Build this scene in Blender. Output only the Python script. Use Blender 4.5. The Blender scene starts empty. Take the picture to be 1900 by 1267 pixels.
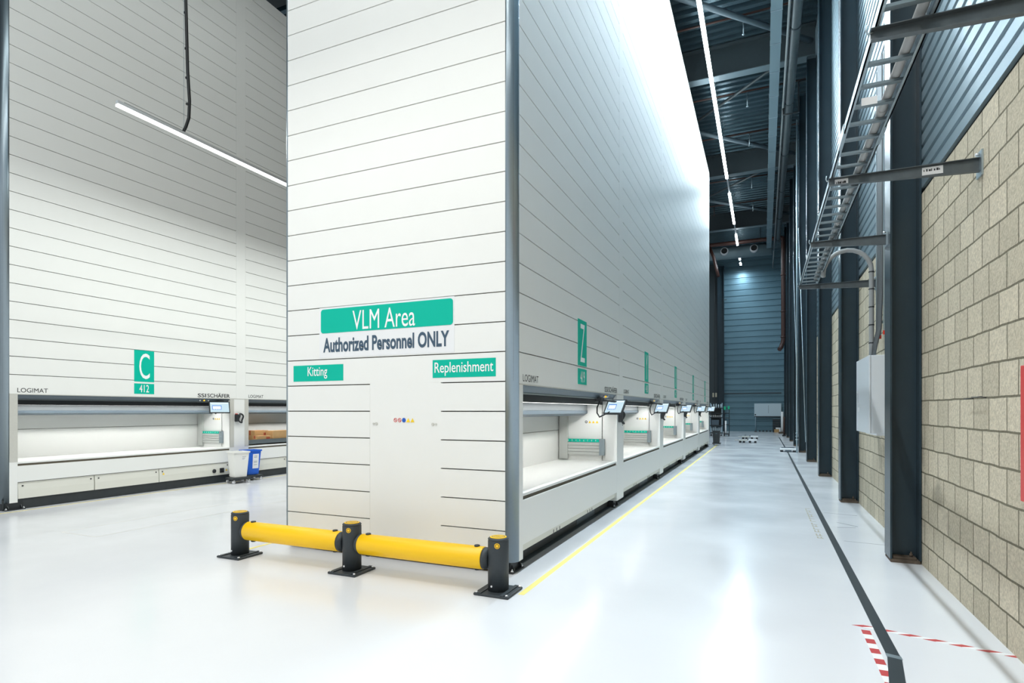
import bpy, math, random
from mathutils import Vector, Matrix
random.seed(7)
SC = bpy.context.scene
COL = SC.collection
PI = math.pi

# ------------------------------------------------------------------ camera
YAW = math.atan(467 / 1063)
cam_data = bpy.data.cameras.new('camera')
cam_data.sensor_width = 36
cam_data.lens = 36 * 1063 / 1900
cam_data.shift_y = 127.5 / 1900
cam_data.clip_end = 300
cam = bpy.data.objects.new('camera', cam_data)
cam.location = (0, 0, 1.6)
cam.rotation_euler = (PI / 2, 0, YAW)
COL.objects.link(cam)
SC.camera = cam

# ------------------------------------------------------------------ world, exposure
w = bpy.data.worlds.new('world')
SC.world = w
w.use_nodes = True
w.node_tree.nodes['Background'].inputs[0].default_value = (0.86, 0.94, 1.0, 1)
w.node_tree.nodes['Background'].inputs[1].default_value = 0.72
SC.view_settings.view_transform = 'Standard'
SC.view_settings.look = 'None'
SC.view_settings.gamma = 1.0
SC.view_settings.use_curve_mapping = False
SC.view_settings.exposure = 0.0
SC.cycles.max_bounces = 8
SC.cycles.diffuse_bounces = 5
SC.cycles.glossy_bounces = 4
SC.cycles.sample_clamp_indirect = 6.0
SC.cycles.caustics_reflective = False
SC.cycles.caustics_refractive = False

COOL = (0.70, 0.88, 1.0)
NEUT = (1.0, 0.965, 0.90)


def strip_lamp(name, loc, length, width, power, color, axis='Y', tilt=0.0, spread=180):
    """downward area lamp of a linear luminaire"""
    l = bpy.data.lights.new(name, 'AREA')
    l.shape = 'RECTANGLE'
    l.size = length if axis == 'X' else width
    l.size_y = width if axis == 'X' else length
    l.energy = power
    l.color = color
    l.spread = math.radians(spread)
    o = bpy.data.objects.new(name, l)
    o.location = loc
    o.rotation_euler = (0, tilt, 0)
    COL.objects.link(o)
    return o


LED_Z = 12.2
LED_X = -1.54

# main hall lamps: the aisle line, the front line above the cross aisle, the low line in the left aisle
AISLE_SEG = [(-13.0, 4.0), (4.0, 28.0), (30.0, 35.0), (37.2, 39.6)]
for a, b in AISLE_SEG:
    strip_lamp('aisle_lamp', (LED_X, (a + b) / 2, LED_Z - 0.06), b - a, 0.12, (50 if b < 5 else 64) * (b - a), NEUT if b < 5 else COOL, spread=165)
CROSS_FILL = [(-8.1, -14.0, 1.4), (-12.6, -14.0, -0.6)]  # unseen lines, added to throw light on the gable and cross aisle
for X, a, b in CROSS_FILL:
    strip_lamp('cross_aisle_lamp', (X, (a + b) / 2, 5.72), b - a, 0.10, 5 * (b - a), NEUT)
strip_lamp('front_lamp', (-4.2, 2.6, 5.72), 7.4, 0.10, 74, NEUT, axis='X')
strip_lamp('left_aisle_lamp', (-8.1, 15.95, 5.70), 21.9, 0.09, 690, (0.95, 1.0, 0.97))

strip_lamp('left_high_lamp', (-7.5, -1.0, LED_Z - 0.06), 26, 0.12, 370, (0.93, 1.0, 0.98))  # unseen line, added to brighten the tops of machine C and gable
# ------------------------------------------------------------------ helpers
def srgb(h):
    h = h.lstrip('#')
    c = [int(h[i:i + 2], 16) / 255 for i in (0, 2, 4)]
    return tuple(x / 12.92 if x <= 0.04045 else ((x + 0.055) / 1.055) ** 2.4 for x in c) + (1,)


def mat(name, col, rough=0.5, metal=0.0, spec=0.5, emit=None, estr=0.0, noise=0.0, nscale=8.0, bump=0.0, rvar=0.0):
    m = bpy.data.materials.new(name)
    m.use_nodes = True
    nt = m.node_tree
    b = nt.nodes['Principled BSDF']
    if isinstance(col, str):
        col = srgb(col)
    elif len(col) == 3:
        col = tuple(col) + (1,)
    b.inputs['Base Color'].default_value = col
    b.inputs['Roughness'].default_value = rough
    b.inputs['Metallic'].default_value = metal
    b.inputs['Specular IOR Level'].default_value = spec
    if emit is not None:
        b.inputs['Emission Color'].default_value = tuple(emit[:3]) + (1,)
        b.inputs['Emission Strength'].default_value = estr
    if noise or bump or rvar:
        tc = nt.nodes.new('ShaderNodeTexCoord')
        n = nt.nodes.new('ShaderNodeTexNoise')
        n.inputs['Scale'].default_value = nscale
        n.inputs['Detail'].default_value = 5
        nt.links.new(tc.outputs['Object'], n.inputs['Vector'])
        if noise:
            mx = nt.nodes.new('ShaderNodeMix')
            mx.data_type = 'RGBA'
            mx.inputs[6].default_value = tuple(c * (1 - noise) for c in col[:3]) + (1,)
            mx.inputs[7].default_value = tuple(min(1, c * (1 + noise)) for c in col[:3]) + (1,)
            nt.links.new(n.outputs['Fac'], mx.inputs[0])
            nt.links.new(mx.outputs[2], b.inputs['Base Color'])
        if bump:
            bp = nt.nodes.new('ShaderNodeBump')
            bp.inputs['Strength'].default_value = bump
            bp.inputs['Distance'].default_value = 0.01
            nt.links.new(n.outputs['Fac'], bp.inputs['Height'])
            nt.links.new(bp.outputs['Normal'], b.inputs['Normal'])
        if rvar:
            mr = nt.nodes.new('ShaderNodeMapRange')
            mr.inputs[3].default_value = max(0.02, rough - rvar)
            mr.inputs[4].default_value = rough + rvar
            nt.links.new(n.outputs['Fac'], mr.inputs[0])
            nt.links.new(mr.outputs[0], b.inputs['Roughness'])
    return m


class MB:
    """collects shapes, builds ONE mesh object"""
    def __init__(s):
        s.v = []; s.f = []; s.mi = []; s.m = 0; s.sm = []

    def face(s, idx, smooth=False):
        s.f.append(idx); s.mi.append(s.m); s.sm.append(smooth)

    def box(s, x0, x1, y0, y1, z0, z1):
        if x0 > x1: x0, x1 = x1, x0
        if y0 > y1: y0, y1 = y1, y0
        if z0 > z1: z0, z1 = z1, z0
        n = len(s.v)
        s.v += [(x0, y0, z0), (x1, y0, z0), (x1, y1, z0), (x0, y1, z0), (x0, y0, z1), (x1, y0, z1), (x1, y1, z1), (x0, y1, z1)]
        for q in ((0, 3, 2, 1), (4, 5, 6, 7), (0, 1, 5, 4), (1, 2, 6, 5), (2, 3, 7, 6), (3, 0, 4, 7)):
            s.face([n + i for i in q])
        return s

    def prism(s, prof, axis, lo, hi, smooth=False):
        """closed 2D profile extruded along axis. axis Y: (x,z); X: (y,z); Z: (x,y)"""
        n = len(s.v); k = len(prof)
        for t in (lo, hi):
            for a, b in prof:
                s.v.append((a, t, b) if axis == 'Y' else (t, a, b) if axis == 'X' else (a, b, t))
        for i in range(k):
            j = (i + 1) % k
            s.face([n + i, n + j, n + k + j, n + k + i], smooth)
        s.face([n + i for i in range(k)][::-1])
        s.face([n + k + i for i in range(k)])
        return s

    def tube(s, pts, r, n=12, caps=True, radii=None):
        pts = [Vector(p) for p in pts]
        base = len(s.v)
        prev = None
        for i, p in enumerate(pts):
            if i == 0: t = pts[1] - pts[0]
            elif i == len(pts) - 1: t = pts[-1] - pts[-2]
            else: t = (pts[i + 1] - p).normalized() + (p - pts[i - 1]).normalized()
            t.normalize()
            if prev is None:
                a = Vector((0, 0, 1)) if abs(t.z) < 0.9 else Vector((1, 0, 0))
                u = t.cross(a).normalized()
            else:
                u = (prev - t * prev.dot(t)).normalized()
            prev = u
            v = t.cross(u)
            rr = radii[i] if radii else r
            for k in range(n):
                th = 2 * PI * k / n
                q = p + u * (rr * math.cos(th)) + v * (rr * math.sin(th))
                s.v.append(tuple(q))
        for i in range(len(pts) - 1):
            for k in range(n):
                a = base + i * n + k; b = base + i * n + (k + 1) % n
                s.face([a, b, b + n, a + n], True)
        if caps:
            s.face([base + k for k in range(n)][::-1])
            e = base + (len(pts) - 1) * n
            s.face([e + k for k in range(n)])
        return s

    def lathe(s, prof, c=(0, 0, 0), axis='Z', n=32):
        """prof: list of (r, h)"""
        base = len(s.v); k = len(prof)
        for i in range(n):
            th = 2 * PI * i / n
            for r, h in prof:
                a, b = r * math.cos(th), r * math.sin(th)
                p = (a, b, h) if axis == 'Z' else (h, a, b) if axis == 'X' else (b, h, a)
                s.v.append((p[0] + c[0], p[1] + c[1], p[2] + c[2]))
        for i in range(n):
            j = (i + 1) % n
            for q in range(k - 1):
                s.face([base + i * k + q, base + j * k + q, base + j * k + q + 1, base + i * k + q + 1], True)
        s.face([base + i * k for i in range(n)][::-1])
        s.face([base + i * k + k - 1 for i in range(n)])
        return s

    def obox(s, o, u, v, w_):
        """oriented box from corner o with edge vectors u, v, w_"""
        o, u, v, w_ = Vector(o), Vector(u), Vector(v), Vector(w_)
        n = len(s.v)
        for c in ((0, 0, 0), (1, 0, 0), (1, 1, 0), (0, 1, 0), (0, 0, 1), (1, 0, 1), (1, 1, 1), (0, 1, 1)):
            s.v.append(tuple(o + u * c[0] + v * c[1] + w_ * c[2]))
        for q in ((0, 3, 2, 1), (4, 5, 6, 7), (0, 1, 5, 4), (1, 2, 6, 5), (2, 3, 7, 6), (3, 0, 4, 7)):
            s.face([n + i for i in q])
        return s

    def build(s, name, mats, parent=None, bevel=0.0, seg=2, loc=None):
        me = bpy.data.meshes.new(name)
        me.from_pydata(s.v, [], s.f)
        mats = mats if isinstance(mats, (list, tuple)) else [mats]
        for m in mats: me.materials.append(m)
        me.polygons.foreach_set('material_index', s.mi)
        me.polygons.foreach_set('use_smooth', s.sm)
        me.update()
        o = bpy.data.objects.new(name, me)
        COL.objects.link(o)
        if parent is not None: o.parent = parent
        if loc is not None: o.location = loc
        if bevel:
            b = o.modifiers.new('bevel', 'BEVEL')
            b.width = bevel; b.segments = seg; b.limit_method = 'ANGLE'; b.angle_limit = math.radians(50)
        return o


def tag(o, label=None, cat=None, group=None, kind=None):
    if label: o['label'] = label
    if cat: o['category'] = cat
    if group: o['group'] = group
    if kind: o['kind'] = kind
    return o


def thing(name, label, cat, loc=(0, 0, 0), group=None, rz=0.0):
    o = bpy.data.objects.new(name, None)
    o.empty_display_size = 0.2
    o.location = loc
    o.rotation_euler = (0, 0, rz)
    COL.objects.link(o)
    return tag(o, label, cat, group)


def copy_tree(o, parent=None):
    c = o.copy()
    COL.objects.link(c)
    if parent is not None: c.parent = parent
    for ch in list(o.children):
        copy_tree(ch, c)
    return c


def text(name, s, mt, parent, origin, xdir, updir, wdt, hgt, weight=0.0, thick=0.002):
    """lettering mesh fitted in a wdt x hgt box whose lower left corner is origin"""
    cu = bpy.data.curves.new(name, 'FONT')
    cu.body = s
    cu.offset = weight
    cu.extrude = 0.0
    cu.resolution_u = 4
    ob = bpy.data.objects.new(name, cu)
    COL.objects.link(ob)
    dg = bpy.context.evaluated_depsgraph_get()
    me = bpy.data.meshes.new_from_object(ob.evaluated_get(dg))
    bpy.data.objects.remove(ob)
    bpy.data.curves.remove(cu)
    xs = [v.co.x for v in me.vertices]; ys = [v.co.y for v in me.vertices]
    x0, x1, y0, y1 = min(xs), max(xs), min(ys), max(ys)
    X, U = Vector(xdir).normalized(), Vector(updir).normalized()
    N = X.cross(U)
    O = Vector(origin)
    for v in me.vertices:
        a = (v.co.x - x0) / (x1 - x0) * wdt
        b = (v.co.y - y0) / (y1 - y0) * hgt
        v.co = O + X * a + U * b + N * thick
    me.materials.clear()
    me.materials.append(mt)
    o = bpy.data.objects.new(name, me)
    COL.objects.link(o)
    if parent is not None: o.parent = parent
    return o


# ------------------------------------------------------------------ materials
M = {}
M['panel'] = mat('white_panel', (0.83, 0.835, 0.81), 0.42, spec=0.4, noise=0.015, nscale=3)
M['groove'] = mat('panel_groove', (0.10, 0.085, 0.06), 0.8)
M['white'] = mat('white_steel', (0.82, 0.83, 0.81), 0.4)
M['beige'] = mat('light_grey_steel', (0.70, 0.70, 0.64), 0.45)
M['inox'] = mat('brushed_jamb', (0.60, 0.595, 0.55), 0.45, metal=0.12, noise=0.05, nscale=30)
M['alu'] = mat('anodised_aluminium', (0.30, 0.36, 0.40), 0.32, metal=0.9, noise=0.04, nscale=40)
M['slate'] = mat('slate_fascia', (0.075, 0.105, 0.13), 0.45)
M['dark'] = mat('black_steel', (0.018, 0.022, 0.025), 0.5, noise=0.2, nscale=20)
M['kick'] = mat('plinth_black', (0.028, 0.034, 0.038), 0.5, noise=0.2, nscale=10)
M['shut'] = mat('shutter_grey', (0.15, 0.17, 0.18), 0.45)
M['green'] = mat('sign_green', (0.0, 0.47, 0.34), 0.5, spec=0.2)
M['signwhite'] = mat('sign_white', (0.81, 0.82, 0.835), 0.45)
M['letter'] = mat('letter_white', (0.88, 0.9, 0.9), 0.5)
M['letterblue'] = mat('letter_slate', srgb('#3d5468'), 0.5)
M['ink'] = mat('letter_black', (0.02, 0.022, 0.025), 0.5)
M['yellow'] = mat('barrier_yellow', (0.95, 0.56, 0.0), 0.42)
M['plas'] = mat('barrier_black', (0.030, 0.038, 0.044), 0.55, noise=0.12, nscale=60, bump=0.05)
M['bolt'] = mat('bolt_zinc', (0.75, 0.76, 0.78), 0.3, metal=0.8)
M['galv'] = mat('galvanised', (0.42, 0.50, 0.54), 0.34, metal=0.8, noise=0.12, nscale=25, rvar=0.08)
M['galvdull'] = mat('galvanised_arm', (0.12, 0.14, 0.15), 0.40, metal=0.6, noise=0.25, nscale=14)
M['rungm'] = mat('galvanised_rung', (0.24, 0.29, 0.31), 0.3, metal=0.85)
M['column'] = mat('column_paint', (0.026, 0.044, 0.056), 0.24, spec=0.3, noise=0.12, nscale=3, rvar=0.05)
M['rust'] = mat('column_foot', (0.10, 0.075, 0.055), 0.85, noise=0.4, nscale=25, bump=0.4)
M['roof'] = mat('roof_deck', (0.075, 0.125, 0.15), 0.26, metal=0.7, noise=0.12, nscale=2)
M['brace'] = mat('brace_paint', (0.09, 0.125, 0.145), 0.45)
M['flange'] = mat('beam_flange', (0.10, 0.14, 0.16), 0.45)
M['beam'] = mat('roof_beam_paint', (0.038, 0.052, 0.058), 0.5, noise=0.1)
M['tray'] = mat('tray_cover', (0.22, 0.30, 0.33), 0.45, metal=0.2)
M['pipe'] = mat('drain_pipe', (0.075, 0.09, 0.095), 0.4, noise=0.2, nscale=6)
M['redpipe'] = mat('sprinkler_red', (0.05, 0.018, 0.012), 0.5, noise=0.15)
M['clad'] = mat('wall_liner', (0.26, 0.345, 0.39), 0.40, metal=0.5, noise=0.05, nscale=5, rvar=0.05)
M['backclad'] = mat('back_wall_liner', (0.125, 0.225, 0.275), 0.34, metal=0.4, noise=0.08, nscale=1.5)
M['gap'] = mat('black_gap', (0.006, 0.007, 0.008), 0.8)
M['led'] = mat('led_diffuser', (1, 1, 1), 0.5, emit=(0.88, 0.96, 1.0), estr=30)
M['ledsoft'] = mat('led_diffuser_low', (1, 1, 1), 0.5, emit=(0.95, 1.0, 1.0), estr=6)
M['housing'] = mat('led_housing', (0.6, 0.63, 0.65), 0.4)
M['cable'] = mat('cable_black', (0.012, 0.014, 0.016), 0.5)
M['cablegrey'] = mat('cable_grey', (0.10, 0.11, 0.115), 0.5)
M['conduit'] = mat('conduit_grey', (0.30, 0.31, 0.31), 0.45)
M['cab'] = mat('cabinet_white', (0.66, 0.70, 0.74), 0.35)
M['redbox'] = mat('red_enamel', (0.62, 0.045, 0.04), 0.4)
M['redplug'] = mat('red_plastic', (0.7, 0.04, 0.02), 0.4)
M['tapeblack'] = mat('floor_tape_black', (0.016, 0.025, 0.03), 0.4, noise=0.2, nscale=4)
M['tapeyellow'] = mat('floor_line_yellow', (0.90, 0.76, 0.22), 0.4, noise=0.08, nscale=4)
M['tapered'] = mat('tape_red', (0.50, 0.05, 0.05), 0.4)
M['tapewhite'] = mat('tape_white', (0.84, 0.85, 0.86), 0.4)
M['stain'] = mat('floor_stencil', (0.34, 0.31, 0.23), 0.6)
M['jointline'] = mat('floor_joint', (0.55, 0.54, 0.50), 0.6)
M['blue'] = mat('bin_blue', (0.0, 0.11, 0.62), 0.4)
M['binwhite'] = mat('bin_white', (0.80, 0.80, 0.77), 0.45)
M['paper'] = mat('paper_white', (0.82, 0.83, 0.84), 0.6)
M['rubber'] = mat('dolly_black', (0.022, 0.028, 0.032), 0.5)
M['card'] = mat('cardboard', (0.46, 0.28, 0.12), 0.75, noise=0.1, nscale=12)
M['carddark'] = mat('cardboard_print', (0.36, 0.07, 0.03), 0.75)
M['screen'] = mat('screen_glass', (0.05, 0.06, 0.07), 0.2, emit=(0.60, 0.79, 0.88), estr=0.95)
M['ui_blue'] = mat('screen_blue', (0.02, 0.05, 0.2), 0.3, emit=(0.0, 0.16, 0.62), estr=0.9)
M['ui_grey'] = mat('screen_grey', (0.2, 0.2, 0.2), 0.3, emit=(0.80, 0.90, 0.96), estr=0.95)
M['sticker_y'] = mat('warning_yellow', (0.95, 0.65, 0.02), 0.5)
M['sticker_r'] = mat('ban_red', (0.65, 0.05, 0.04), 0.5)
M['sticker_b'] = mat('must_blue', (0.01, 0.10, 0.50), 0.5)
M['amber'] = mat('amber_lamp', (0.9, 0.5, 0.02), 0.3, emit=(1.0, 0.55, 0.03), estr=0.8)
M['strip'] = mat('work_lamp', (1, 1, 1), 0.5, emit=(1, 0.99, 0.96), estr=4)
M['rib'] = mat('rail_profile', (0.58, 0.60, 0.58), 0.4, metal=0.3)
M['greenplastic'] = mat('green_tag', (0.0, 0.45, 0.22), 0.4)
M['board'] = mat('pale_board', (0.55, 0.66, 0.72), 0.4)
M['lumpblue'] = mat('pale_blue_steel', (0.30, 0.42, 0.50), 0.4, metal=0.3)


def floor_material():
    m = mat('epoxy_floor', (0.80, 0.83, 0.86), 0.14, spec=0.5)
    nt = m.node_tree
    b = nt.nodes['Principled BSDF']
    tc = nt.nodes.new('ShaderNodeTexCoord')
    n = nt.nodes.new('ShaderNodeTexNoise'); n.inputs['Scale'].default_value = 0.9; n.inputs['Detail'].default_value = 6
    n2 = nt.nodes.new('ShaderNodeTexNoise'); n2.inputs['Scale'].default_value = 14; n2.inputs['Detail'].default_value = 3
    nt.links.new(tc.outputs['Object'], n.inputs['Vector'])
    nt.links.new(tc.outputs['Object'], n2.inputs['Vector'])
    mr = nt.nodes.new('ShaderNodeMapRange')
    mr.inputs[1].default_value = 0.3; mr.inputs[2].default_value = 0.7
    mr.inputs[3].default_value = 0.13; mr.inputs[4].default_value = 0.26
    nt.links.new(n.outputs['Fac'], mr.inputs[0]); nt.links.new(mr.outputs[0], b.inputs['Roughness'])
    mx = nt.nodes.new('ShaderNodeMix'); mx.data_type = 'RGBA'
    mx.inputs[6].default_value = (0.71, 0.725, 0.76, 1); mx.inputs[7].default_value = (0.76, 0.77, 0.795, 1)
    nt.links.new(n.outputs['Fac'], mx.inputs[0]); nt.links.new(mx.outputs[2], b.inputs['Base Color'])
    bp = nt.nodes.new('ShaderNodeBump'); bp.inputs['Strength'].default_value = 0.02; bp.inputs['Distance'].default_value = 0.01
    nt.links.new(n2.outputs['Fac'], bp.inputs['Height']); nt.links.new(bp.outputs['Normal'], b.inputs['Normal'])
    return m


def block_material():
    m = mat('concrete_block', (0.5, 0.46, 0.37), 0.88, spec=0.2)
    nt = m.node_tree
    b = nt.nodes['Principled BSDF']
    tc = nt.nodes.new('ShaderNodeTexCoord')
    sp = nt.nodes.new('ShaderNodeSeparateXYZ'); cb = nt.nodes.new('ShaderNodeCombineXYZ')
    nt.links.new(tc.outputs['Object'], sp.inputs[0])
    nt.links.new(sp.outputs['Y'], cb.inputs['X']); nt.links.new(sp.outputs['Z'], cb.inputs['Y'])
    # slight waviness of the joints
    nw = nt.nodes.new('ShaderNodeTexNoise'); nw.inputs['Scale'].default_value = 3.0
    nt.links.new(tc.outputs['Object'], nw.inputs['Vector'])
    va = nt.nodes.new('ShaderNodeVectorMath'); va.operation = 'SCALE'; va.inputs['Scale'].default_value = 0.022
    nt.links.new(nw.outputs['Color'], va.inputs[0])
    ad = nt.nodes.new('ShaderNodeVectorMath'); ad.operation = 'ADD'
    nt.links.new(cb.outputs[0], ad.inputs[0]); nt.links.new(va.outputs[0], ad.inputs[1])
    br = nt.nodes.new('ShaderNodeTexBrick')
    br.inputs['Scale'].default_value = 1.0
    br.inputs['Brick Width'].default_value = 0.335
    br.inputs['Row Height'].default_value = 0.2435
    br.inputs['Mortar Size'].default_value = 0.0085
    br.inputs['Mortar Smooth'].default_value = 0.25
    br.inputs['Bias'].default_value = 0.0
    br.offset = 0.42
    br.inputs['Color1'].default_value = (0.58, 0.51, 0.39, 1)
    br.inputs['Color2'].default_value = (0.46, 0.405, 0.305, 1)
    br.inputs['Mortar'].default_value = (0.17, 0.15, 0.105, 1)
    nt.links.new(ad.outputs[0], br.inputs['Vector'])
    n = nt.nodes.new('ShaderNodeTexNoise'); n.inputs['Scale'].default_value = 55; n.inputs['Detail'].default_value = 6
    nt.links.new(tc.outputs['Object'], n.inputs['Vector'])
    n3 = nt.nodes.new('ShaderNodeTexNoise'); n3.inputs['Scale'].default_value = 1.1; n3.inputs['Detail'].default_value = 4
    nt.links.new(tc.outputs['Object'], n3.inputs['Vector'])
    r1 = nt.nodes.new('ShaderNodeMapRange'); r1.inputs[1].default_value = 0.3; r1.inputs[2].default_value = 0.7
    r1.inputs[3].default_value = 0.78; r1.inputs[4].default_value = 1.15
    nt.links.new(n.outputs['Fac'], r1.inputs[0])
    r2 = nt.nodes.new('ShaderNodeMapRange'); r2.inputs[1].default_value = 0.72; r2.inputs[2].default_value = 0.65
    r2.inputs[3].default_value = 0.72; r2.inputs[4].default_value = 1.1
    nt.links.new(n3.outputs['Fac'], r2.inputs[0])
    mu = nt.nodes.new('ShaderNodeMath'); mu.operation = 'MULTIPLY'
    nt.links.new(r1.outputs[0], mu.inputs[0]); nt.links.new(r2.outputs[0], mu.inputs[1])
    vs = nt.nodes.new('ShaderNodeVectorMath'); vs.operation = 'SCALE'
    nt.links.new(br.outputs['Color'], vs.inputs[0]); nt.links.new(mu.outputs[0], vs.inputs['Scale'])
    nt.links.new(vs.outputs[0], b.inputs['Base Color'])
    # height: mortar recessed, rough grain
    inv = nt.nodes.new('ShaderNodeMath'); inv.operation = 'MULTIPLY_ADD'
    inv.inputs[1].default_value = -1.0; inv.inputs[2].default_value = 1.0
    nt.links.new(br.outputs['Fac'], inv.inputs[0])
    h = nt.nodes.new('ShaderNodeMath'); h.operation = 'MULTIPLY_ADD'; h.inputs[1].default_value = 0.72
    nt.links.new(n.outputs['Fac'], h.inputs[0]); nt.links.new(inv.outputs[0], h.inputs[2])
    bp = nt.nodes.new('ShaderNodeBump'); bp.inputs['Strength'].default_value = 0.8; bp.inputs['Distance'].default_value = 0.012
    nt.links.new(h.outputs[0], bp.inputs['Height']); nt.links.new(bp.outputs['Normal'], b.inputs['Normal'])
    return m


M['floor'] = floor_material()
M['block'] = block_material()

# ------------------------------------------------------------------ setting
YB = 47.0          # back wall
XW = 1.50          # right wall face
b = MB(); b.box(-32, 1.9, -14, YB + 0.3, -0.2, 0)
tag(b.build('floor', M['floor']), 'glossy white epoxy hall floor', kind='structure')

b = MB(); b.box(XW, XW + 0.3, -6, YB, 0, 3.84)
tag(b.build('wall_right', M['block']), 'beige concrete block wall along the aisle', kind='structure')

# corrugated liner above the blocks: horizontal ribs (profile in x,z)
prof = []
z = 3.90
X0 = XW - 0.003
prof.append((XW + 0.25, 3.90)); prof.append((X0, 3.90))
k = 0
while z < 13.5:
    d = 0.022
    prof += [(X0, z), (X0, z + 0.098), (X0 + d, z + 0.108), (X0 + d, z + 0.138), (X0, z + 0.148)]
    z += 0.148
prof.append((X0, 13.6)); prof.append((XW + 0.25, 13.6))
b = MB(); b.prism(prof, 'Y', -6, YB)
tag(b.build('wall_right_liner', M['clad']), 'blue grey ribbed metal liner above the block wall', kind='structure')
b = MB(); b.box(XW + 0.03, XW + 0.2, -6, YB, 3.838, 3.902)
tag(b.build('trim_1', M['gap']), 'black open joint between block wall and metal liner', kind='structure')

# back wall with horizontal ribs
prof = [(YB + 0.3, 0.0)]
z = 0.0
while z < 13.4:
    prof += [(YB, z), (YB, z + 0.30), (YB + 0.05, z + 0.33), (YB + 0.05, z + 0.41), (YB, z + 0.44)]
    z += 0.45
prof += [(YB, 13.6), (YB + 0.3, 13.6)]
b = MB(); b.prism(prof, 'X', -16, XW + 0.4)
tag(b.build('wall_back', M['backclad']), 'dark ribbed metal wall closing the far end', kind='structure')

# trapezoidal roof deck: ribs run across the aisle (profile in y,z)
prof = [(-14, 13.95), (-14, 13.6)]
y = -14.0
while y < YB:
    prof += [(y, 13.6), (y + 0.13, 13.6), (y + 0.17, 13.73), (y + 0.30, 13.73), (y + 0.34, 13.6)]
    y += 0.36
prof += [(YB + 0.3, 13.6), (YB + 0.3, 13.95)]
b = MB(); b.prism(prof, 'X', -32, XW + 0.4)
tag(b.build('ceiling', M['roof']), 'dark trapezoidal steel roof deck', kind='structure')

# ------------------------------------------------------------------ steel columns
def hsection(b, cx, cy, dx, fy, z0, z1, tw=0.012, tf=0.018):
    """H section, web in the X direction: flanges at x = cx and cx+dx, width fy in Y"""
    b.box(cx, cx + tf, cy - fy / 2, cy + fy / 2, z0, z1)
    b.box(cx + dx - tf, cx + dx, cy - fy / 2, cy + fy / 2, z0, z1)
    b.box(cx + tf, cx + dx - tf, cy - tw / 2, cy + tw / 2, z0, z1)


COLY = [7.28 + 4.27 * k for k in range(-2, 9)]
ordn = {0: 'nearest tall', 1: 'second', 2: 'third', 3: 'fourth', 4: 'fifth', 5: 'sixth', 6: 'seventh', 7: 'eighth', 8: 'ninth'}
collab = {
    -2: 'dark steel column behind the camera on the right wall',
    -1: 'dark steel column beside the camera on the right wall',
    0: 'nearest dark steel column, between white wall cabinet and bare block wall',
    1: 'second dark steel column, just beyond the white wall cabinet',
    2: 'third dark steel column along the block wall, counting from the nearest',
    3: 'fourth dark steel column along the wall, counting from the nearest',
    4: 'fifth dark steel column along the wall, with a thin conduit beside it',
    5: 'sixth dark steel column along the wall, counting from the nearest',
    6: 'seventh dark steel column along the wall, counting from the nearest',
    7: 'eighth dark steel column along the wall, counting from the nearest',
    8: 'farthest dark steel column on the right, by the red sprinkler downpipe',
}
for k in range(0, 9):
    cy = 7.28 + 4.27 * k
    t = thing('steel_column', collab[k], 'column', (1.22, cy, 0), 'steel columns along the right wall')
    t['kind'] = 'thing'
    b = MB(); hsection(b, 0, 0, 0.275, 0.30, 0.035, 13.55 if k % 2 == 0 else 12.55); b.build('shaft', M['column'], t)
    b = MB(); b.box(0.005, 0.27, -0.145, 0.145, 0.0, 0.035)
    b.box(0.03, 0.24, -0.125, -0.012, 0.035, 0.06)
    b.build('base_plate', M['rust'], t, bevel=0.004)
    for dy in (-0.07,):
        b = MB(); b.lathe([(0.016, 0), (0.016, 0.03), (0.008, 0.031), (0.008, 0.05)], (0.2, dy, 0.06), n=8)
        b.build('anchor_bolt', M['rust'], t)

# ------------------------------------------------------------------ roof beams
beamlab = {11.55: 'dark roof beam above the near end of the right aisle, out of the picture',
           20.09: 'nearest dark roof beam crossing above the right aisle',
           28.63: 'middle dark roof beam crossing above the right aisle',
           37.17: 'farthest dark roof beam crossing above the right aisle, before the red pipe'}
for by, lab in beamlab.items():
    t = thing('roof_beam', lab, 'beam', (0, by, 0), 'roof beams')
    b = MB()
    b.box(-30, 1.47, -0.008, 0.008, 12.58, 13.55)
    b.build('web', M['beam'], t)
    b = MB(); b.box(-30, 1.47, -0.17, 0.17, 12.56, 12.585); b.build('bottom_flange', M['flange'], t)
    b = MB(); b.box(-30, 1.47, -0.17, 0.17, 13.55, 13.58); b.build('top_flange', M['beam'], t)

# bracing tubes between the beams
def brace(label, p0, p1, r):
    b = MB(); b.tube([p0, p1], r, 12)
    tag(b.build('roof_brace', M['brace'] if r > 0.06 else M['beam']), label, 'brace', 'roof bracing tubes')


brace('long round brace tube crossing the light line near the top edge', (-2.7, 15.8, 13.0), (1.35, 19.9, 13.0), 0.085)
brace('thin dark brace bar below the nearest roof beam', (-2.8, 24.4, 13.2), (1.35, 20.3, 13.2), 0.05)
brace('round brace tube in the middle bay, running to the wall', (-2.7, 24.4, 13.0), (1.35, 28.4, 13.0), 0.085)
brace('thin dark brace bar beyond the middle roof beam', (-2.8, 32.9, 13.2), (1.35, 28.9, 13.2), 0.05)
brace('round brace tube in the far bay before the red pipe', (-2.7, 32.9, 13.0), (1.35, 36.9, 13.0), 0.085)

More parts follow.
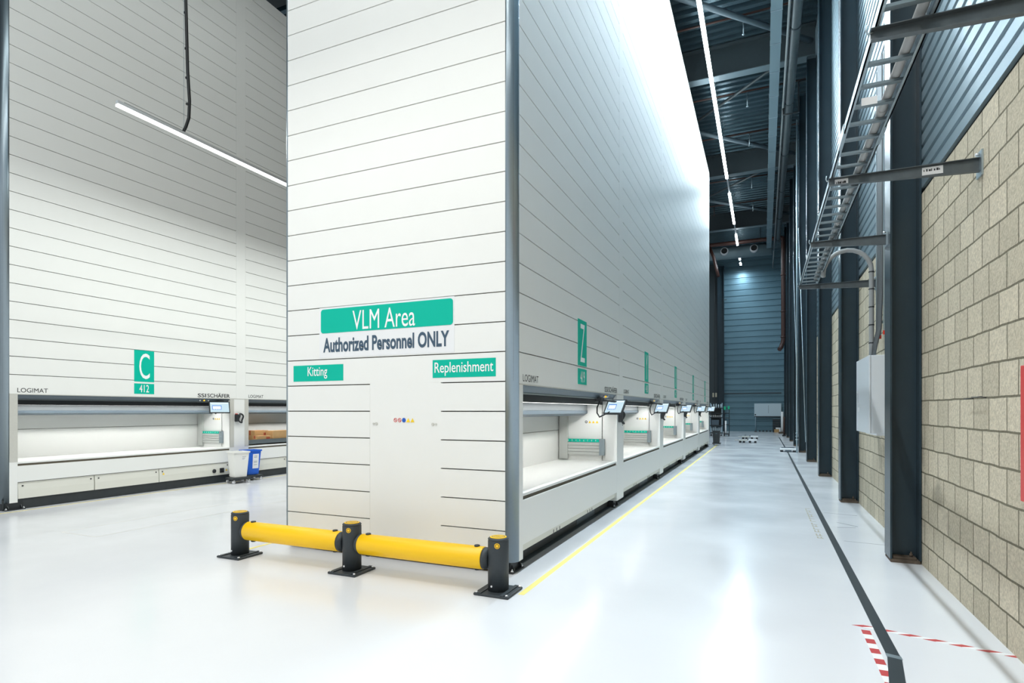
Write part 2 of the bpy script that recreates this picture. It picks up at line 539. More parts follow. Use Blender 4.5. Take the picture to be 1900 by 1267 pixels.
# sprinkler branch pipes with drops
sprlab = ['red sprinkler branch pipe nearest the top of the picture', 'dark red sprinkler pipe just before the nearest roof beam',
          'red sprinkler pipe just beyond the nearest roof beam', 'red sprinkler pipe just before the middle roof beam',
          'red sprinkler pipe just beyond the middle roof beam', 'red sprinkler pipe just before the farthest roof beam']
for i, sy in enumerate((15.2, 18.2, 22.6, 26.0, 31.0, 34.6)):
    t = thing('sprinkler_pipe', sprlab[i], 'pipe', (0, sy, 13.2), 'sprinkler branch pipes')
    b = MB(); b.tube([(-6, 0, 0.05), (1.4, 0, 0.05)], 0.032, 10); b.build('branch', M['redpipe'], t)
    for dx in (-2.6, -0.55,):
        b = MB(); b.tube([(dx, 0.12, 0.05), (dx, 0.12, -0.42)], 0.016, 8)
        b.lathe([(0.01, 0), (0.04, 0.005), (0.04, 0.02), (0.012, 0.03), (0.012, 0.06)], (dx, 0.12, -0.47), n=10)
        b.build('drop', M['redpipe'] if dx < -2 else M['galv'], t)

# cable tray cover and pipes under the roof
t = thing('cable_trunking', 'pale blue grey flat cable trunking running along under the roof', 'cable tray', (0, 0, 0))
b = MB(); b.box(0.17, 0.45, -6, 40.5, 12.05, 12.17); b.build('cover', M['tray'], t)
for k in range(20):
    yy = 10.5 + 1.5 * k
    b = MB(); b.box(0.163, 0.457, yy - 0.02, yy + 0.02, 12.045, 12.175); b.build('clip', M['galv'], t)
b = MB()
for k in range(6):
    yy = 8.0 + 6.4 * k
    b.box(0.29, 0.32, yy - 0.015, yy + 0.015, 12.17, 13.6)
b.build('hanger', M['beam'], t)
t = thing('drain_pipe', 'thick dark round pipe hanging along under the roof beside columns', 'pipe', (0, 0, 0))
b = MB(); b.tube([(0.80, -6, 12.18), (0.80, 39.4, 12.18)], 0.135, 20); b.build('pipe', M['pipe'], t)
for k in range(8):
    yy = 9 + 4.27 * k
    b = MB(); b.lathe([(0.148, -0.03), (0.148, 0.03)], (0.80, yy, 12.18), 'Y', 20); b.build('clamp', M['beam'], t)
    b = MB(); b.box(0.785, 0.815, yy - 0.015, yy + 0.015, 12.3, 13.6); b.build('hanger', M['beam'], t)
b = MB(); b.tube([(0.615, -6, 12.1), (0.615, 46.5, 12.1)], 0.035, 10)
tag(b.build('conduit_pipe', M['conduit']), 'thin pale conduit running beside the thick dark roof pipe', 'pipe')
b = MB(); b.tube([(0.62, 22.0, 12.1), (0.62, 22.0, 11.85), (1.1, 22.0, 11.85), (1.1, 22.0, 12.9), (1.4, 22.0, 12.9)], 0.035, 8)
tag(b.build('bent_pipe', M['cable']), 'black bent pipe looping below the roof by the fourth column', 'pipe')

# red sprinkler main, far end
t = thing('sprinkler_main', 'thick red sprinkler main crossing the far end and dropping down', 'pipe', (0, 39.8, 0))
b = MB(); b.tube([(-3.4, 0, 12.35), (-3.2, 0, 12.45), (1.0, 0, 12.45), (1.10, 0, 12.42), (1.13, 0, 12.32), (1.13, 0, 6.1), (1.10, 0, 5.85), (1.0, -0.1, 5.55), (0.9, -0.25, 5.4)], 0.13, 16)
b.build('main', M['redpipe'], t)
for zz in (6.2, 7.8, 10.1):
    b = MB(); b.lathe([(0.16, -0.04), (0.16, 0.04)], (1.13, 0, zz), 'Z', 16); b.build('coupling', M['redpipe'], t)
b = MB(); b.tube([(-3.3, 0.0, 12.4), (-3.0, -0.1, 11.6), (-2.85, -0.15, 10.9), (-2.7, -0.2, 10.3)], 0.10, 12); b.build('branch', M['redpipe'], t)
t = thing('air_duct', 'round grey air duct with two nozzles behind the red pipe', 'duct', (0, 41.2, 0))
for xx in (-3.8, -0.2):
    b = MB(); b.box(xx - 0.02, xx + 0.02, -0.02, 0.02, 12.55, 13.6); b.build('hanger', M['beam'], t)
b = MB(); b.tube([(-4.4, 0, 12.2), (0.5, 0, 12.2)], 0.42, 24); b.build('duct', M['tray'], t)
for nx in (-2.4, -0.58):
    b = MB(); b.lathe([(0.20, -0.62), (0.24, -0.6), (0.26, -0.3), (0.26, 0.0)], (nx, 0, 12.2), 'Y', 20)
    nz = b.build('nozzle', M['housing'], t)
    b = MB(); b.lathe([(0.19, -0.63), (0.19, -0.615)], (nx, 0, 12.2), 'Y', 20); b.build('opening', M['gap'], nz)

# ------------------------------------------------------------------ light lines
t = thing('linear_light', 'long bright ceiling light line above the right aisle', 'light', (LED_X, 0, LED_Z), 'linear LED light lines')
b = MB(); b.box(-0.03, 0.03, -13, 39.8, 0.05, 0.10); b.build('trunking', M['housing'], t)
for a, c in AISLE_SEG:
    b = MB(); b.box(-0.055, 0.055, a, c, 0.0, 0.05); b.build('light_module', M['led'], t)
b = MB()
for k in range(9):
    yy = 4.1 + 4.27 * k
    b.tube([(0, yy, 0.1), (0, yy, 1.4)], 0.006, 6)
b.build('suspension_wire', M['galv'], t)
for i, (yy, lab) in enumerate(((43.6, 'small ceiling light stub beyond the red pipe, upper one'), (45.2, 'small ceiling light stub at the far wall, lower one'))):
    t = thing('linear_light', lab, 'light', (-1.55, yy, 12.3), 'linear LED light lines')
    b = MB(); b.box(-0.06, 0.06, -0.35, 0.35, 0, 0.05); b.build('light_module', M['led'], t)
    b = MB(); b.box(-0.03, 0.03, -0.4, 0.4, 0.05, 0.10); b.build('trunking', M['housing'], t)
    b = MB(); b.tube([(0, 0, 0.1), (0, 0, 1.35)], 0.006, 6); b.build('suspension_wire', M['galv'], t)
    strip_lamp('stub_lamp', (-1.55, yy, 12.26), 0.8, 0.1, 90, COOL)
t = thing('linear_light', 'low bright light line hanging in the left aisle beside machine C', 'light', (-8.1, 5.0, 5.76), 'linear LED light lines')
b = MB(); b.box(-0.028, 0.028, 0, 21.9, 0.0, 0.03); b.build('light_module', M['ledsoft'], t)
b = MB(); b.box(-0.026, 0.026, 0, 21.9, 0.03, 0.08); b.build('trunking', M['housing'], t)
pts = [(0.0, 0.98, 0.08), (0.03, 1.00, 0.16), (0.07, 1.02, 0.30), (0.085, 1.02, 0.55), (0.07, 1.0, 1.0), (0.04, 1.0, 1.8), (0.0, 1.0, 3.0), (-0.05, 1.0, 7.83)]
b = MB(); b.tube(pts, 0.022, 10)
for q in (0.5, 0.9, 1.35, 1.9, 2.6):
    b.lathe([(0.027, -0.01), (0.027, 0.01)], (0.085 - 0.03 * q, 1.0, q), 'Z', 10)
b.build('supply_cable', M['cable'], t)
b = MB(); b.tube([(0.0, 0.1, 0.09), (0.0, 0.98, 0.09)], 0.008, 6); b.build('feed_wire', M['cable'], t)
for yy in (0.99, 11, 16.5, 21.7):
    b = MB(); b.tube([(0, yy, 0.1), (0, yy, 7.83)], 0.003, 5); b.build('suspension_wire', M['galv'], t)
t = thing('linear_light', 'ceiling light line high above the left aisle, out of the picture', 'light', (-7.5, -14, LED_Z), 'linear LED light lines')  # fitting for the added high fill, kept out of view
b = MB(); b.box(-0.055, 0.055, 0, 26, 0.0, 0.05); b.build('light_module', M['ledsoft'], t)
b = MB(); b.box(-0.03, 0.03, 0, 26, 0.05, 0.10); b.build('trunking', M['housing'], t)
b = MB()
for yy in (1, 7, 13, 19, 24): b.tube([(0, yy, 0.1), (0, yy, 1.39)], 0.003, 5)
b.build('suspension_wire', M['galv'], t)
t = thing('linear_light', 'low light line across the cross aisle in front of the gable', 'light', (-4.2, 2.6, 5.76), 'linear LED light lines')
b = MB(); b.box(-3.7, 3.7, -0.045, 0.045, 0.0, 0.04); b.build('light_module', M['ledsoft'], t)
b = MB(); b.box(-3.7, 3.7, -0.035, 0.035, 0.04, 0.10); b.build('trunking', M['housing'], t)
for xx in (-3.5, 0, 3.5):
    b = MB(); b.tube([(xx, 0, 0.1), (xx, 0, 7.83)], 0.003, 5); b.build('suspension_wire', M['galv'], t)
clab = ['low light line above the cross aisle in front of the left aisle', 'low light line above the cross aisle in front of machine C']  # fittings for the added low fill lines, none in view
for (X, ya, yb), lab in zip(CROSS_FILL, clab):
    t = thing('linear_light', lab, 'light', (X, ya, 5.76), 'linear LED light lines')
    b = MB(); b.box(-0.045, 0.045, 0, yb - ya, 0.0, 0.04); b.build('light_module', M['ledsoft'], t)
    b = MB(); b.box(-0.035, 0.035, 0, yb - ya, 0.04, 0.10); b.build('trunking', M['housing'], t)
    for yy in (0.2, 4.5, 9.0, yb - ya - 0.2):
        b = MB(); b.tube([(0, yy, 0.1), (0, yy, 7.83)], 0.003, 5); b.build('suspension_wire', M['galv'], t)

# ------------------------------------------------------------------ vertical lift machines
PITCH = 0.2923
ZL = 1.589           # height of a panel joint
GAP = 0.011


def joints(z0, z1):
    k = math.ceil((z0 - ZL) / PITCH + 0.12)
    out = []
    while ZL + k * PITCH < z1 - 0.05:
        out.append(ZL + k * PITCH); k += 1
    return out


def boards_y(b, x0, x1, y0, y1, z0, z1):
    lo = z0
    for j in joints(z0, z1) + [None]:
        hi = z1 if j is None else j - GAP / 2
        b.box(x0, x1, y0, y1, lo, hi)
        if j is not None: lo = j + GAP / 2


def warn_triangle(b, cy, cz, s, x=0.0):
    n = len(b.v)
    b.v += [(x, cy - s / 2, cz - s * 0.43), (x, cy + s / 2, cz - s * 0.43), (x, cy, cz + s * 0.43)]
    b.face([n, n + 1, n + 2])


def disc(b, c, r, axis='X', n=16, ring=None):
    base = len(b.v)
    for i in range(n):
        th = 2 * PI * i / n
        q = (math.cos(th), math.sin(th))
        b.v.append((c[0], c[1] + r * q[0], c[2] + r * q[1]) if axis == 'X' else (c[0] + r * q[0], c[1], c[2] + r * q[1]) if axis == 'Y' else (c[0] + r * q[0], c[1] + r * q[1], c[2]))
    if ring is None:
        b.face([base + i for i in range(n)] if axis != 'Y' else [base + i for i in range(n)][::-1])
    else:
        for i in range(n):
            th = 2 * PI * i / n
            q = (math.cos(th), math.sin(th))
            b.v.append((c[0], c[1] + ring * q[0], c[2] + ring * q[1]) if axis == 'X' else (c[0] + ring * q[0], c[1], c[2] + ring * q[1]) if axis == 'Y' else (c[0] + ring * q[0], c[1] + ring * q[1], c[2]))
        for i in range(n):
            j = (i + 1) % n
            b.face([base + i, base + j, base + n + j, base + n + i])


def machine(label, X, Y0, Y1, oy0, oy1, top, depth, group, first=False, last=False, left_row=False):
    """front plane at x=0 (towards +x), y from 0 to Y1-Y0, opening oy0..oy1 (world Y)"""
    L = Y1 - Y0
    a, c = oy0 - Y0, oy1 - Y0
    t = thing('vertical_lift_machine', label, 'storage machine', (X, Y0, 0), group)
    HB = 1.865
    WD = 1.0                                     # depth of the access bay
    ys = 0.104 if first else 0.0                  # corner profile radius
    ye = L - (0.104 if last else 0.0)
    p0 = ys if first else 0.13
    p1 = ye if last else L - 0.13
    # core body behind the boards
    b = MB()
    b.box(-depth + 0.03, -0.030, 0.03, L - 0.002, HB + 0.02, top)
    b.box(-depth + 0.03, -WD - 0.06, 0.03, L - 0.002, 0.12, HB + 0.02)
    b.build('body', M['groove'], t)
    b = MB(); boards_y(b, -0.030, 0.0, p0, p1, HB, top)
    b.build('front_cladding', M['panel'], t)
    b = MB()
    if not first: b.box(-0.030, 0.001, 0.0, 0.128, HB, top)
    if not last: b.box(-0.030, 0.001, L - 0.128, L, HB, top)
    if b.v: b.build('joint_strip', M['panel'], t)
    # header bottom edge
    b = MB(); b.box(-0.06, 0.004, ys, ye, HB - 0.012, HB - 0.0005); b.build('header_edge', M['inox'], t)
    # posts either side of the opening
    pm = M['inox'] if left_row else M['white']
    zt = 0.76 if left_row else 0.0
    for (u0, u1) in ((ys if first else 0.0, a), (c, ye if last else L)):
        b = MB(); b.box(-0.25, 0.0, u0, u1, 0.115, HB - 0.012)
        po = b.build('post', M['white'], t)
        if left_row:
            d = MB()
            lo, hi = (u0, u1)
            if u0 < a - 1e-6 and not first: lo = max(u0, a - 0.11)
            if u0 >= c - 1e-6: hi = min(u1, c + 0.11)
            d.box(-0.01, 0.003, lo, hi, 0.765, HB - 0.012)
            d.build('jamb_plate', M['inox'], po)
            e = MB(); zc = 0.90
            e.box(0.003, 0.005, lo + 0.005, lo + 0.06, zc, zc + 0.11)
            e.build('cover_plate', M['inox'], po)
    # access bay
    b = MB(); b.box(-WD - 0.05, -WD, a - 0.02, c + 0.02, 0.74, 1.265 - 0.004); b.box(-WD - 0.05, -WD, a - 0.02, c + 0.02, 1.265 + 0.004, HB + 0.01)
    b.build('bay_back', M['white'], t)
    for y0, y1 in ((a - 0.03, a), (c, c + 0.03)):
        b = MB(); b.box(-WD, -0.24, y0, y1, 0.74, HB + 0.01)
        sw = b.build('bay_side', M['white'], t)
    b = MB(); b.box(-WD + 0.02, -WD + 0.17, c - 0.05, c, 0.78, HB - 0.02); b.build('guide_rail', M['rib'], t)
    b = MB(); b.box(-WD, -0.012, a, c, 0.735, 0.765); b.build('tabletop', M['white'], t, bevel=0.004)
    b = MB(); b.box(-0.03, -0.02, a, c, 0.700, 0.735); b.build('table_gap', M['groove'], t)
    # hood: slanted slate fascia, black recess, shutter box
    b = MB(); b.prism([(-0.01, HB - 0.014), (-0.06, 1.785), (-0.09, 1.775), (-0.09, HB - 0.014)], 'Y', a + 0.005, c - 0.005)
    hd = b.build('hood_fascia', M['slate'], t)
    b = MB(); b.box(-0.098, -0.058, a + 0.005, c - 0.005, 1.768, 1.782); b.build('fascia_lip', M['alu'], hd)
    b = MB(); b.box(-0.24, -0.235, a + 0.005, c - 0.005, 1.69, HB - 0.014); b.box(-0.235, -0.09, a + 0.005, c - 0.005, 1.80, HB - 0.014)
    b.build('hood_recess', M['dark'], hd)
    b = MB(); b.prism([(-0.50, 1.71), (-0.50, 1.60), (-0.94, 1.60), (-0.94, 1.71)], 'Y', a + 0.01, c - 0.01)
    sh = b.build('shutter_box', M['shut'], t)
    b = MB(); b.prism([(-0.495, 1.598), (-0.495, 1.548), (-0.56, 1.515), (-0.94, 1.515), (-0.94, 1.598)], 'Y', a + 0.01, c - 0.01)
    b.build('shutter_edge', M['slate'], sh)
    b = MB(); b.box(-0.94, -0.24, a, c, 1.712, 1.74); b.build('hood_ceiling', M['dark'], hd)
    b = MB(); b.box(-0.32, -0.27, a + 0.1, c - 0.1, 1.690, 1.710); b.build('work_light', M['strip'], hd)
    strip_lamp('work_lamp', (X - 0.295, (oy0 + oy1) / 2, 1.684), oy1 - oy0 - 0.3, 0.05, 20, (1, 0.99, 0.96), tilt=math.radians(15), spread=160)
    # amber beacon on the fascia
    b = MB()
    for q, dy in enumerate((-0.10, 0.0, 0.10)):
        b.m = 1 if q == 1 else 0
        b.lathe([(0.016, 0.0), (0.016, 0.02), (0.008, 0.03)], (-0.045, c - 0.62 + dy, 1.81), 'X', 10)
    b.build('indicator_lamp', [M['bolt'], M['amber']], hd)
    # number rail on the far side wall of the bay
    b = MB()
    x0, x1 = -0.86, -0.22
    for i in range(4):
        b.box(x0, x1, c - 0.035 - 0.006 * (i % 2), c - 0.002, 0.86 + i * 0.052, 0.86 + i * 0.052 + 0.047)
    rl = b.build('position_rail', M['rib'], t)
    b = MB(); b.box(x0, x1 - 0.07, c - 0.042, c - 0.030, 1.07, 1.122); ns = b.build('number_strip', M['green'], rl)
    b = MB(); b.box(x1 - 0.066, x1 + 0.02, c - 0.05, c - 0.001, 0.855, 1.125); b.build('end_block', M['alu'], rl)
    for i in range(8):
        xx = x0 + 0.03 + i * 0.068
        text('number', str(i + 2), M['letter'], ns, (xx, c - 0.043, 1.083), (1, 0, 0), (0, 0, 1), 0.016, 0.028, 0.01)
    # perforated strip of the far jamb, warning stickers
    b = MB()
    for i in range(30):
        b.box(-0.252, -0.246, c - 0.001 - 0.012, c - 0.001, 0.80 + i * 0.026, 0.808 + i * 0.026)
    b.build('slot_row', M['slate'], t)
    b = MB()
    for i in range(4):
        xx = -0.52 + i * 0.062
        n = len(b.v); b.m = 0 if i == 0 else 1
        if i == 0: disc(b, (xx, c - 0.002, 1.405), 0.022, 'Y', ring=0.012)
        else:
            b.v += [(xx - 0.024, c - 0.002, 1.385), (xx + 0.024, c - 0.002, 1.385), (xx, c - 0.002, 1.428)]
            b.face([n, n + 1, n + 2])
    b.build('warning_sticker', [M['ink'], M['sticker_y']], t)
    # lower front
    if left_row:
        b = MB(); b.box(-0.03, -0.001, a - 0.002, c + 0.002, 0.44, 0.70); b.build('lower_panel', M['white'], t, bevel=0.004)
        cuts = [a, a + 1.16, a + 2.36, c]
        for i in range(3):
            b = MB(); b.prism([(-0.002, 0.425), (-0.002, 0.43), (-0.012, 0.43), (-0.03, 0.425), (-0.03, 0.17), (-0.002, 0.17), (-0.002, 0.30), (-0.014, 0.425)], 'Y', cuts[i] + 0.008, cuts[i + 1] - 0.008)
            sp = b.build('service_panel', M['beige'], t)
            for yy in (cuts[i] + 0.06, cuts[i + 1] - 0.07):
                d = MB(); d.box(-0.012, 0.0015, yy, yy + 0.02, 0.365, 0.385); d.build('lock', M['ink'], sp)
        d = MB(); d.lathe([(0.045, 0.0), (0.045, 0.012), (0.03, 0.03)], (-0.004, c - 0.40, 0.27), 'X', 14)
        d.box(-0.004, 0.015, c - 0.26, c - 0.16, 0.22, 0.32); d.box(0.015, 0.03, c - 0.24, c - 0.18, 0.255, 0.285)
        d.build('main_switch', M['ink'], t)
        d = MB(); warn_triangle(d, c - 0.09, 0.27, 0.05, 0.001); warn_triangle(d, a + 2.45, 0.33, 0.05, 0.001); d.build('hazard_sticker', M['sticker_y'], t)
        b = MB(); b.box(-0.05, -0.035, ys, ye, 0.12, 0.44); b.build('backing', M['groove'], t)
        pzx = -0.02
    else:
        b = MB(); b.box(-0.03, -0.001, a - 0.002, c + 0.002, 0.255, 0.70); b.build('lower_panel', M['white'], t, bevel=0.004)
        b = MB(); b.box(-0.05, -0.035, a - 0.002, c + 0.002, 0.175, 0.255)
        lp = b.build('lower_rail', M['beige'], t)
        for y0 in (a + 1.0, a + 2.4):
            d = MB()
            for i in range(3): d.box(-0.036, -0.032, y0 + i * 0.11, y0 + i * 0.11 + 0.014, 0.178, 0.215)
            d.build('slot', M['ink'], lp)
        b = MB(); b.box(-0.3, -0.06, ys, ye, 0.172, 0.70); b.build('backing', M['groove'], t)
        pzx = -0.165
    # plinth with floor flange, feet
    b = MB(); b.box(pzx - 0.02, pzx, 0.02, L - 0.01, 0.004, 0.172)
    pl = b.build('plinth', M['kick'], t)
    if not left_row:
        b = MB(); b.box(pzx, pzx + 0.065, 0.02, L - 0.01, 0.003, 0.012); b.build('floor_flange', M['slate'], pl)
        b = MB(); b.box(pzx, pzx + 0.004, L * 0.56, L * 0.56 + 0.9, 0.014, 0.165); b.build('plinth_cover', M['slate'], pl)
    feet = [L - 0.14] + ([0.17] if first else [])
    for fy in feet:
        b = MB()
        b.box(-0.20, 0.0 if left_row else -0.07, fy - 0.12, fy + 0.12, 0.016, 0.114)
        fx = 0.035 if left_row else -0.035
        b.box(-0.22, fx, fy - 0.139, fy + 0.139, 0.0, 0.016)
        for s in (-1, 1):
            b.prism([(fx - 0.035, 0.016), (fx - 0.005, 0.016), (fx - 0.005, 0.04), (fx - 0.035, 0.08)], 'Y', fy + s * 0.09 - 0.006, fy + s * 0.09 + 0.006)
        ft = b.build('foot', M['dark'], t)
        b = MB()
        for s in (-1, 1):
            b.lathe([(0.016, 0), (0.016, 0.012), (0.008, 0.013), (0.008, 0.028)], (fx - 0.017, fy + s * 0.12, 0.016), n=8)
        b.build('anchor_bolt', M['bolt'], ft)
    # lettering of the header
    y0 = a - 0.005 if first else a + 0.0
    text('header_lettering', 'LOGIMAT', M['ink'], t, (0, y0, HB + 0.024), (0, 1, 0), (0, 0, 1), 0.43, 0.072, 0.0)
    text('maker_lettering', 'SSI', M['ink'], t, (0, c - 0.80, HB + 0.012), (0, 1, 0), (0, 0, 1), 0.20, 0.080, 0.015)
    text('maker_lettering', 'SCHÄFER', M['ink'], t, (0, c - 0.57, HB + 0.012), (0, 1, 0), (0, 0, 1), 0.57, 0.100, 0.015)
    return t, a, c


def gable(t, depth, top, Lx=None, door=None, skip=None):
    """end wall in the plane y = 0 of machine t, facing -y, with both corner profiles"""
    b = MB()
    x0, x1 = -depth + 0.055, -0.104
    lo = 0.115
    js = joints(0.115, top)
    for j in js + [None]:
        hi = top if j is None else j - GAP / 2
        segs = [(x0, x1)]
        if door and hi <= 2.18:
            segs = [(x0, door[0]), (door[1], x1)]
            if lo > 1.88 - 0.02 and hi < 2.18: segs = [(x0, x1)]
        for s0, s1 in segs:
            b.box(s0, s1, 0.0, 0.03, lo, hi)
        if j is not None: lo = j + GAP / 2
    b.build('gable_cladding', M['panel'], t)
    for nm, cx, r, sx in (('corner_profile', -0.104, 0.104, 1), ('edge_profile', -depth + 0.055, 0.055, -1)):
        b = MB(); pr = []
        for i in range(13):
            th = PI / 2 * i / 12
            pr.append((cx + sx * r * math.sin(th), r - r * math.cos(th)))
        pr += [(cx + sx * (r - 0.03), r), (cx, 0.03)]
        if sx < 0: pr = pr[::-1]
        b.prism(pr, 'Z', 0.115, top, smooth=False)
        o = b.build(nm, M['alu'], t)
        for p in o.data.polygons:
            p.use_smooth = len(p.vertices) == 4
    b = MB(); b.box(-depth + 0.05, -0.08, 0.03, 0.09, 0.02, 0.115); b.build('gable_plinth', M['dark'], t)


RT, LT = 12.06, 11.5
XR, XC = -2.20, -11.0
RG, LG = 'lift machines of the right row', 'lift machines of the left row'
mZ, za, zc_ = machine('white lift machine at the near end of right row, signed Z', XR, 5.08, 9.57, 5.28, 9.28, RT, 2.95, RG, first=True)
gable(mZ, 2.95, RT, door=(-1.72, -0.828))
# access door of the gable with locks and sticker row (local x = world X + 2.2)
b = MB(); b.box(-1.7193, -0.8287, 0.0012, 0.03, 0.118, 1.888)
dr = b.build('access_door', M['panel'], mZ)
b = MB()
for xx in (-1.668, -1.632, -0.922, -0.885):
    r = 0.016 if xx in (-1.632, -0.922) else 0.011
    b.lathe([(r, -0.008), (r, 0.004)], (xx, 0.0, 1.455), 'Y', 14)
b.build('door_lock', M['inox'], dr)
b = MB()
for i in range(5):
    cx = -1.385 + i * 0.0535
    b.m = (1, 1, 2, 3, 3)[i]
    if i < 2:
        disc(b, (cx, -0.002, 1.495), 0.022, 'Y', ring=0.016)
        b.obox((cx - 0.017, -0.0025, 1.508), (0.030, 0, -0.030), (0.004, 0, 0.004), (0, 0.0005, 0))
    elif i == 2: disc(b, (cx, -0.002, 1.495), 0.024, 'Y')
    else:
        n = len(b.v); b.v += [(cx - 0.025, -0.002, 1.473), (cx + 0.025, -0.002, 1.473), (cx, -0.002, 1.518)]; b.face([n, n + 1, n + 2])
b.build('sticker_row', [M['ink'], M['sticker_r'], M['sticker_b'], M['sticker_y']], dr)

mlab = ['white lift machine behind machine Z, second of the right row',
        'white lift machine, third of the right row',
        'white lift machine, fourth of the right row',
        'white lift machine at the far end of the right row']
for i in range(4):
    y0 = 9.57 + 4.25 * i
    y1 = y0 + 4.25 + (0.2 if i == 3 else 0)
    machine(mlab[i], XR, y0, y1, y0 + 0.19, y0 + 3.96, RT, 2.95, RG, last=(i == 3))
mC, ca, cc_ = machine('white lift machine at the far left with silver corner profile, signed C', XC, 5.03, 9.55, 5.245, 9.25, LT, 2.9, LG, first=True, left_row=True)
gable(mC, 2.9, LT)
machine('white lift machine half hidden behind the gable, holding cardboard boxes', XC, 9.55, 13.8, 9.76, 13.5, LT, 2.9, LG, left_row=True)
machine('white lift machine farther down the left row, hidden behind the gable', XC, 13.8, 18.05, 13.99, 17.76, LT, 2.9, LG, left_row=True)

# ------------------------------------------------------------------ signs
def plate(name, label, group, corners, matl, y=None, x=None, round_r=0.0, cat='sign'):
    """thin plate on the gable (y given) or on a machine front (x given)"""
    (a0, z0), (a1, z1) = corners
    t = thing(name, label, cat, (0, 0, 0), group)
    pts = []
    if round_r:
        for cx, cz, s in ((a1 - round_r, z0 + round_r, -90), (a1 - round_r, z1 - round_r, 0), (a0 + round_r, z1 - round_r, 90), (a0 + round_r, z0 + round_r, 180)):
            for i in range(7):
                th = math.radians(s + 15 * i)
                pts.append((cx + round_r * math.cos(th), cz + round_r * math.sin(th)))
    else:
        pts = [(a0, z0), (a1, z0), (a1, z1), (a0, z1)]
    b = MB()
    if y is not None: b.prism(pts, 'Y', y - 0.003, y)
    else: b.prism(pts, 'X', x, x + 0.003)
    b.build('plate', matl, t)
    return t


YG = 5.08
SG = 'signs on the gable'
t = plate('sign', 'green rounded sign reading VLM Area on the white gable', SG, ((-4.596, 2.468), (-2.883, 2.737)), M['green'], y=YG - 0.003, round_r=0.035)
text('lettering', 'VLM Area', M['letter'], t, (-4.147, YG - 0.0065, 2.484), (1, 0, 0), (0, 0, 1), 0.813, 0.212, 0.0)
t = plate('sign', 'white sign reading Authorized Personnel ONLY below the green sign', SG, ((-4.62, 2.19), (-2.868, 2.757)), M['signwhite'], y=YG)
text('lettering', 'Authorized Personnel ONLY', M['letterblue'], t, (-4.562, YG - 0.0035, 2.25), (1, 0, 0), (0, 0, 1), 1.635, 0.165, 0.03)
t = plate('sign', 'green sign reading Kitting at the left of the gable', SG, ((-5.005, 1.931), (-4.281, 2.114)), M['green'], y=YG)
text('lettering', 'Kitting', M['letter'], t, (-4.79, YG - 0.0035, 1.957), (1, 0, 0), (0, 0, 1), 0.285, 0.138, 0.006)
t = plate('sign', 'green sign reading Replenishment at the right of the gable', SG, ((-3.124, 1.933), (-2.405, 2.116)), M['green'], y=YG)
text('lettering', 'Replenishment', M['letter'], t, (-3.10, YG - 0.0035, 1.95), (1, 0, 0), (0, 0, 1), 0.67, 0.14, 0.006)

letters = [('Z', 'green sign with the letter Z above the nearest right bay', '419'), ('Y', 'green letter sign above the second right bay', '418'),
           ('X', 'green letter sign above the third right bay', '417'), ('W', 'green letter sign above the fourth right bay', '416'), ('V', 'green letter sign above the farthest right bay', '415')]
nlab = ['small green sign 419 under the letter Z', 'small green number sign under the second right letter', 'small green number sign under the third right letter',
        'small green number sign under the fourth right letter', 'small green number sign under the farthest right letter']
for i, (ch, lab, num) in enumerate(letters):
    yc = 7.32 if i == 0 else 11.86 + 4.25 * (i - 1)
    t = plate('letter_sign', lab, 'green letter signs', ((yc - 0.2, 2.185), (yc + 0.2, 2.79)), M['green'], x=XR)
    text('letter', ch, M['letter'], t, (XR + 0.0035, yc - 0.10, 2.235), (0, 1, 0), (0, 0, 1), 0.2, 0.50, -0.004)
    t = plate('number_sign', nlab[i], 'green number signs', ((yc - 0.2, 1.94), (yc + 0.2, 2.145)), M['green'], x=XR)
    text('number', num, M['letter'], t, (XR + 0.0035, yc - 0.10, 1.965), (0, 1, 0), (0, 0, 1), 0.2, 0.15, 0.004)
t = plate('letter_sign', 'green sign with the letter C above the left bay', 'green letter signs', ((7.11, 2.15), (7.50, 2.755)), M['green'], x=XC)
text('letter', 'C', M['letter'], t, (XC + 0.0035, 7.205, 2.205), (0, 1, 0), (0, 0, 1), 0.205, 0.495, 0.0)
t = plate('number_sign', 'small green sign 412 under the letter C', 'green number signs', ((7.11, 1.915), (7.50, 2.115)), M['green'], x=XC)
text('number', '412', M['letter'], t, (XC + 0.0035, 7.205, 1.947), (0, 1, 0), (0, 0, 1), 0.19, 0.145, 0.004)

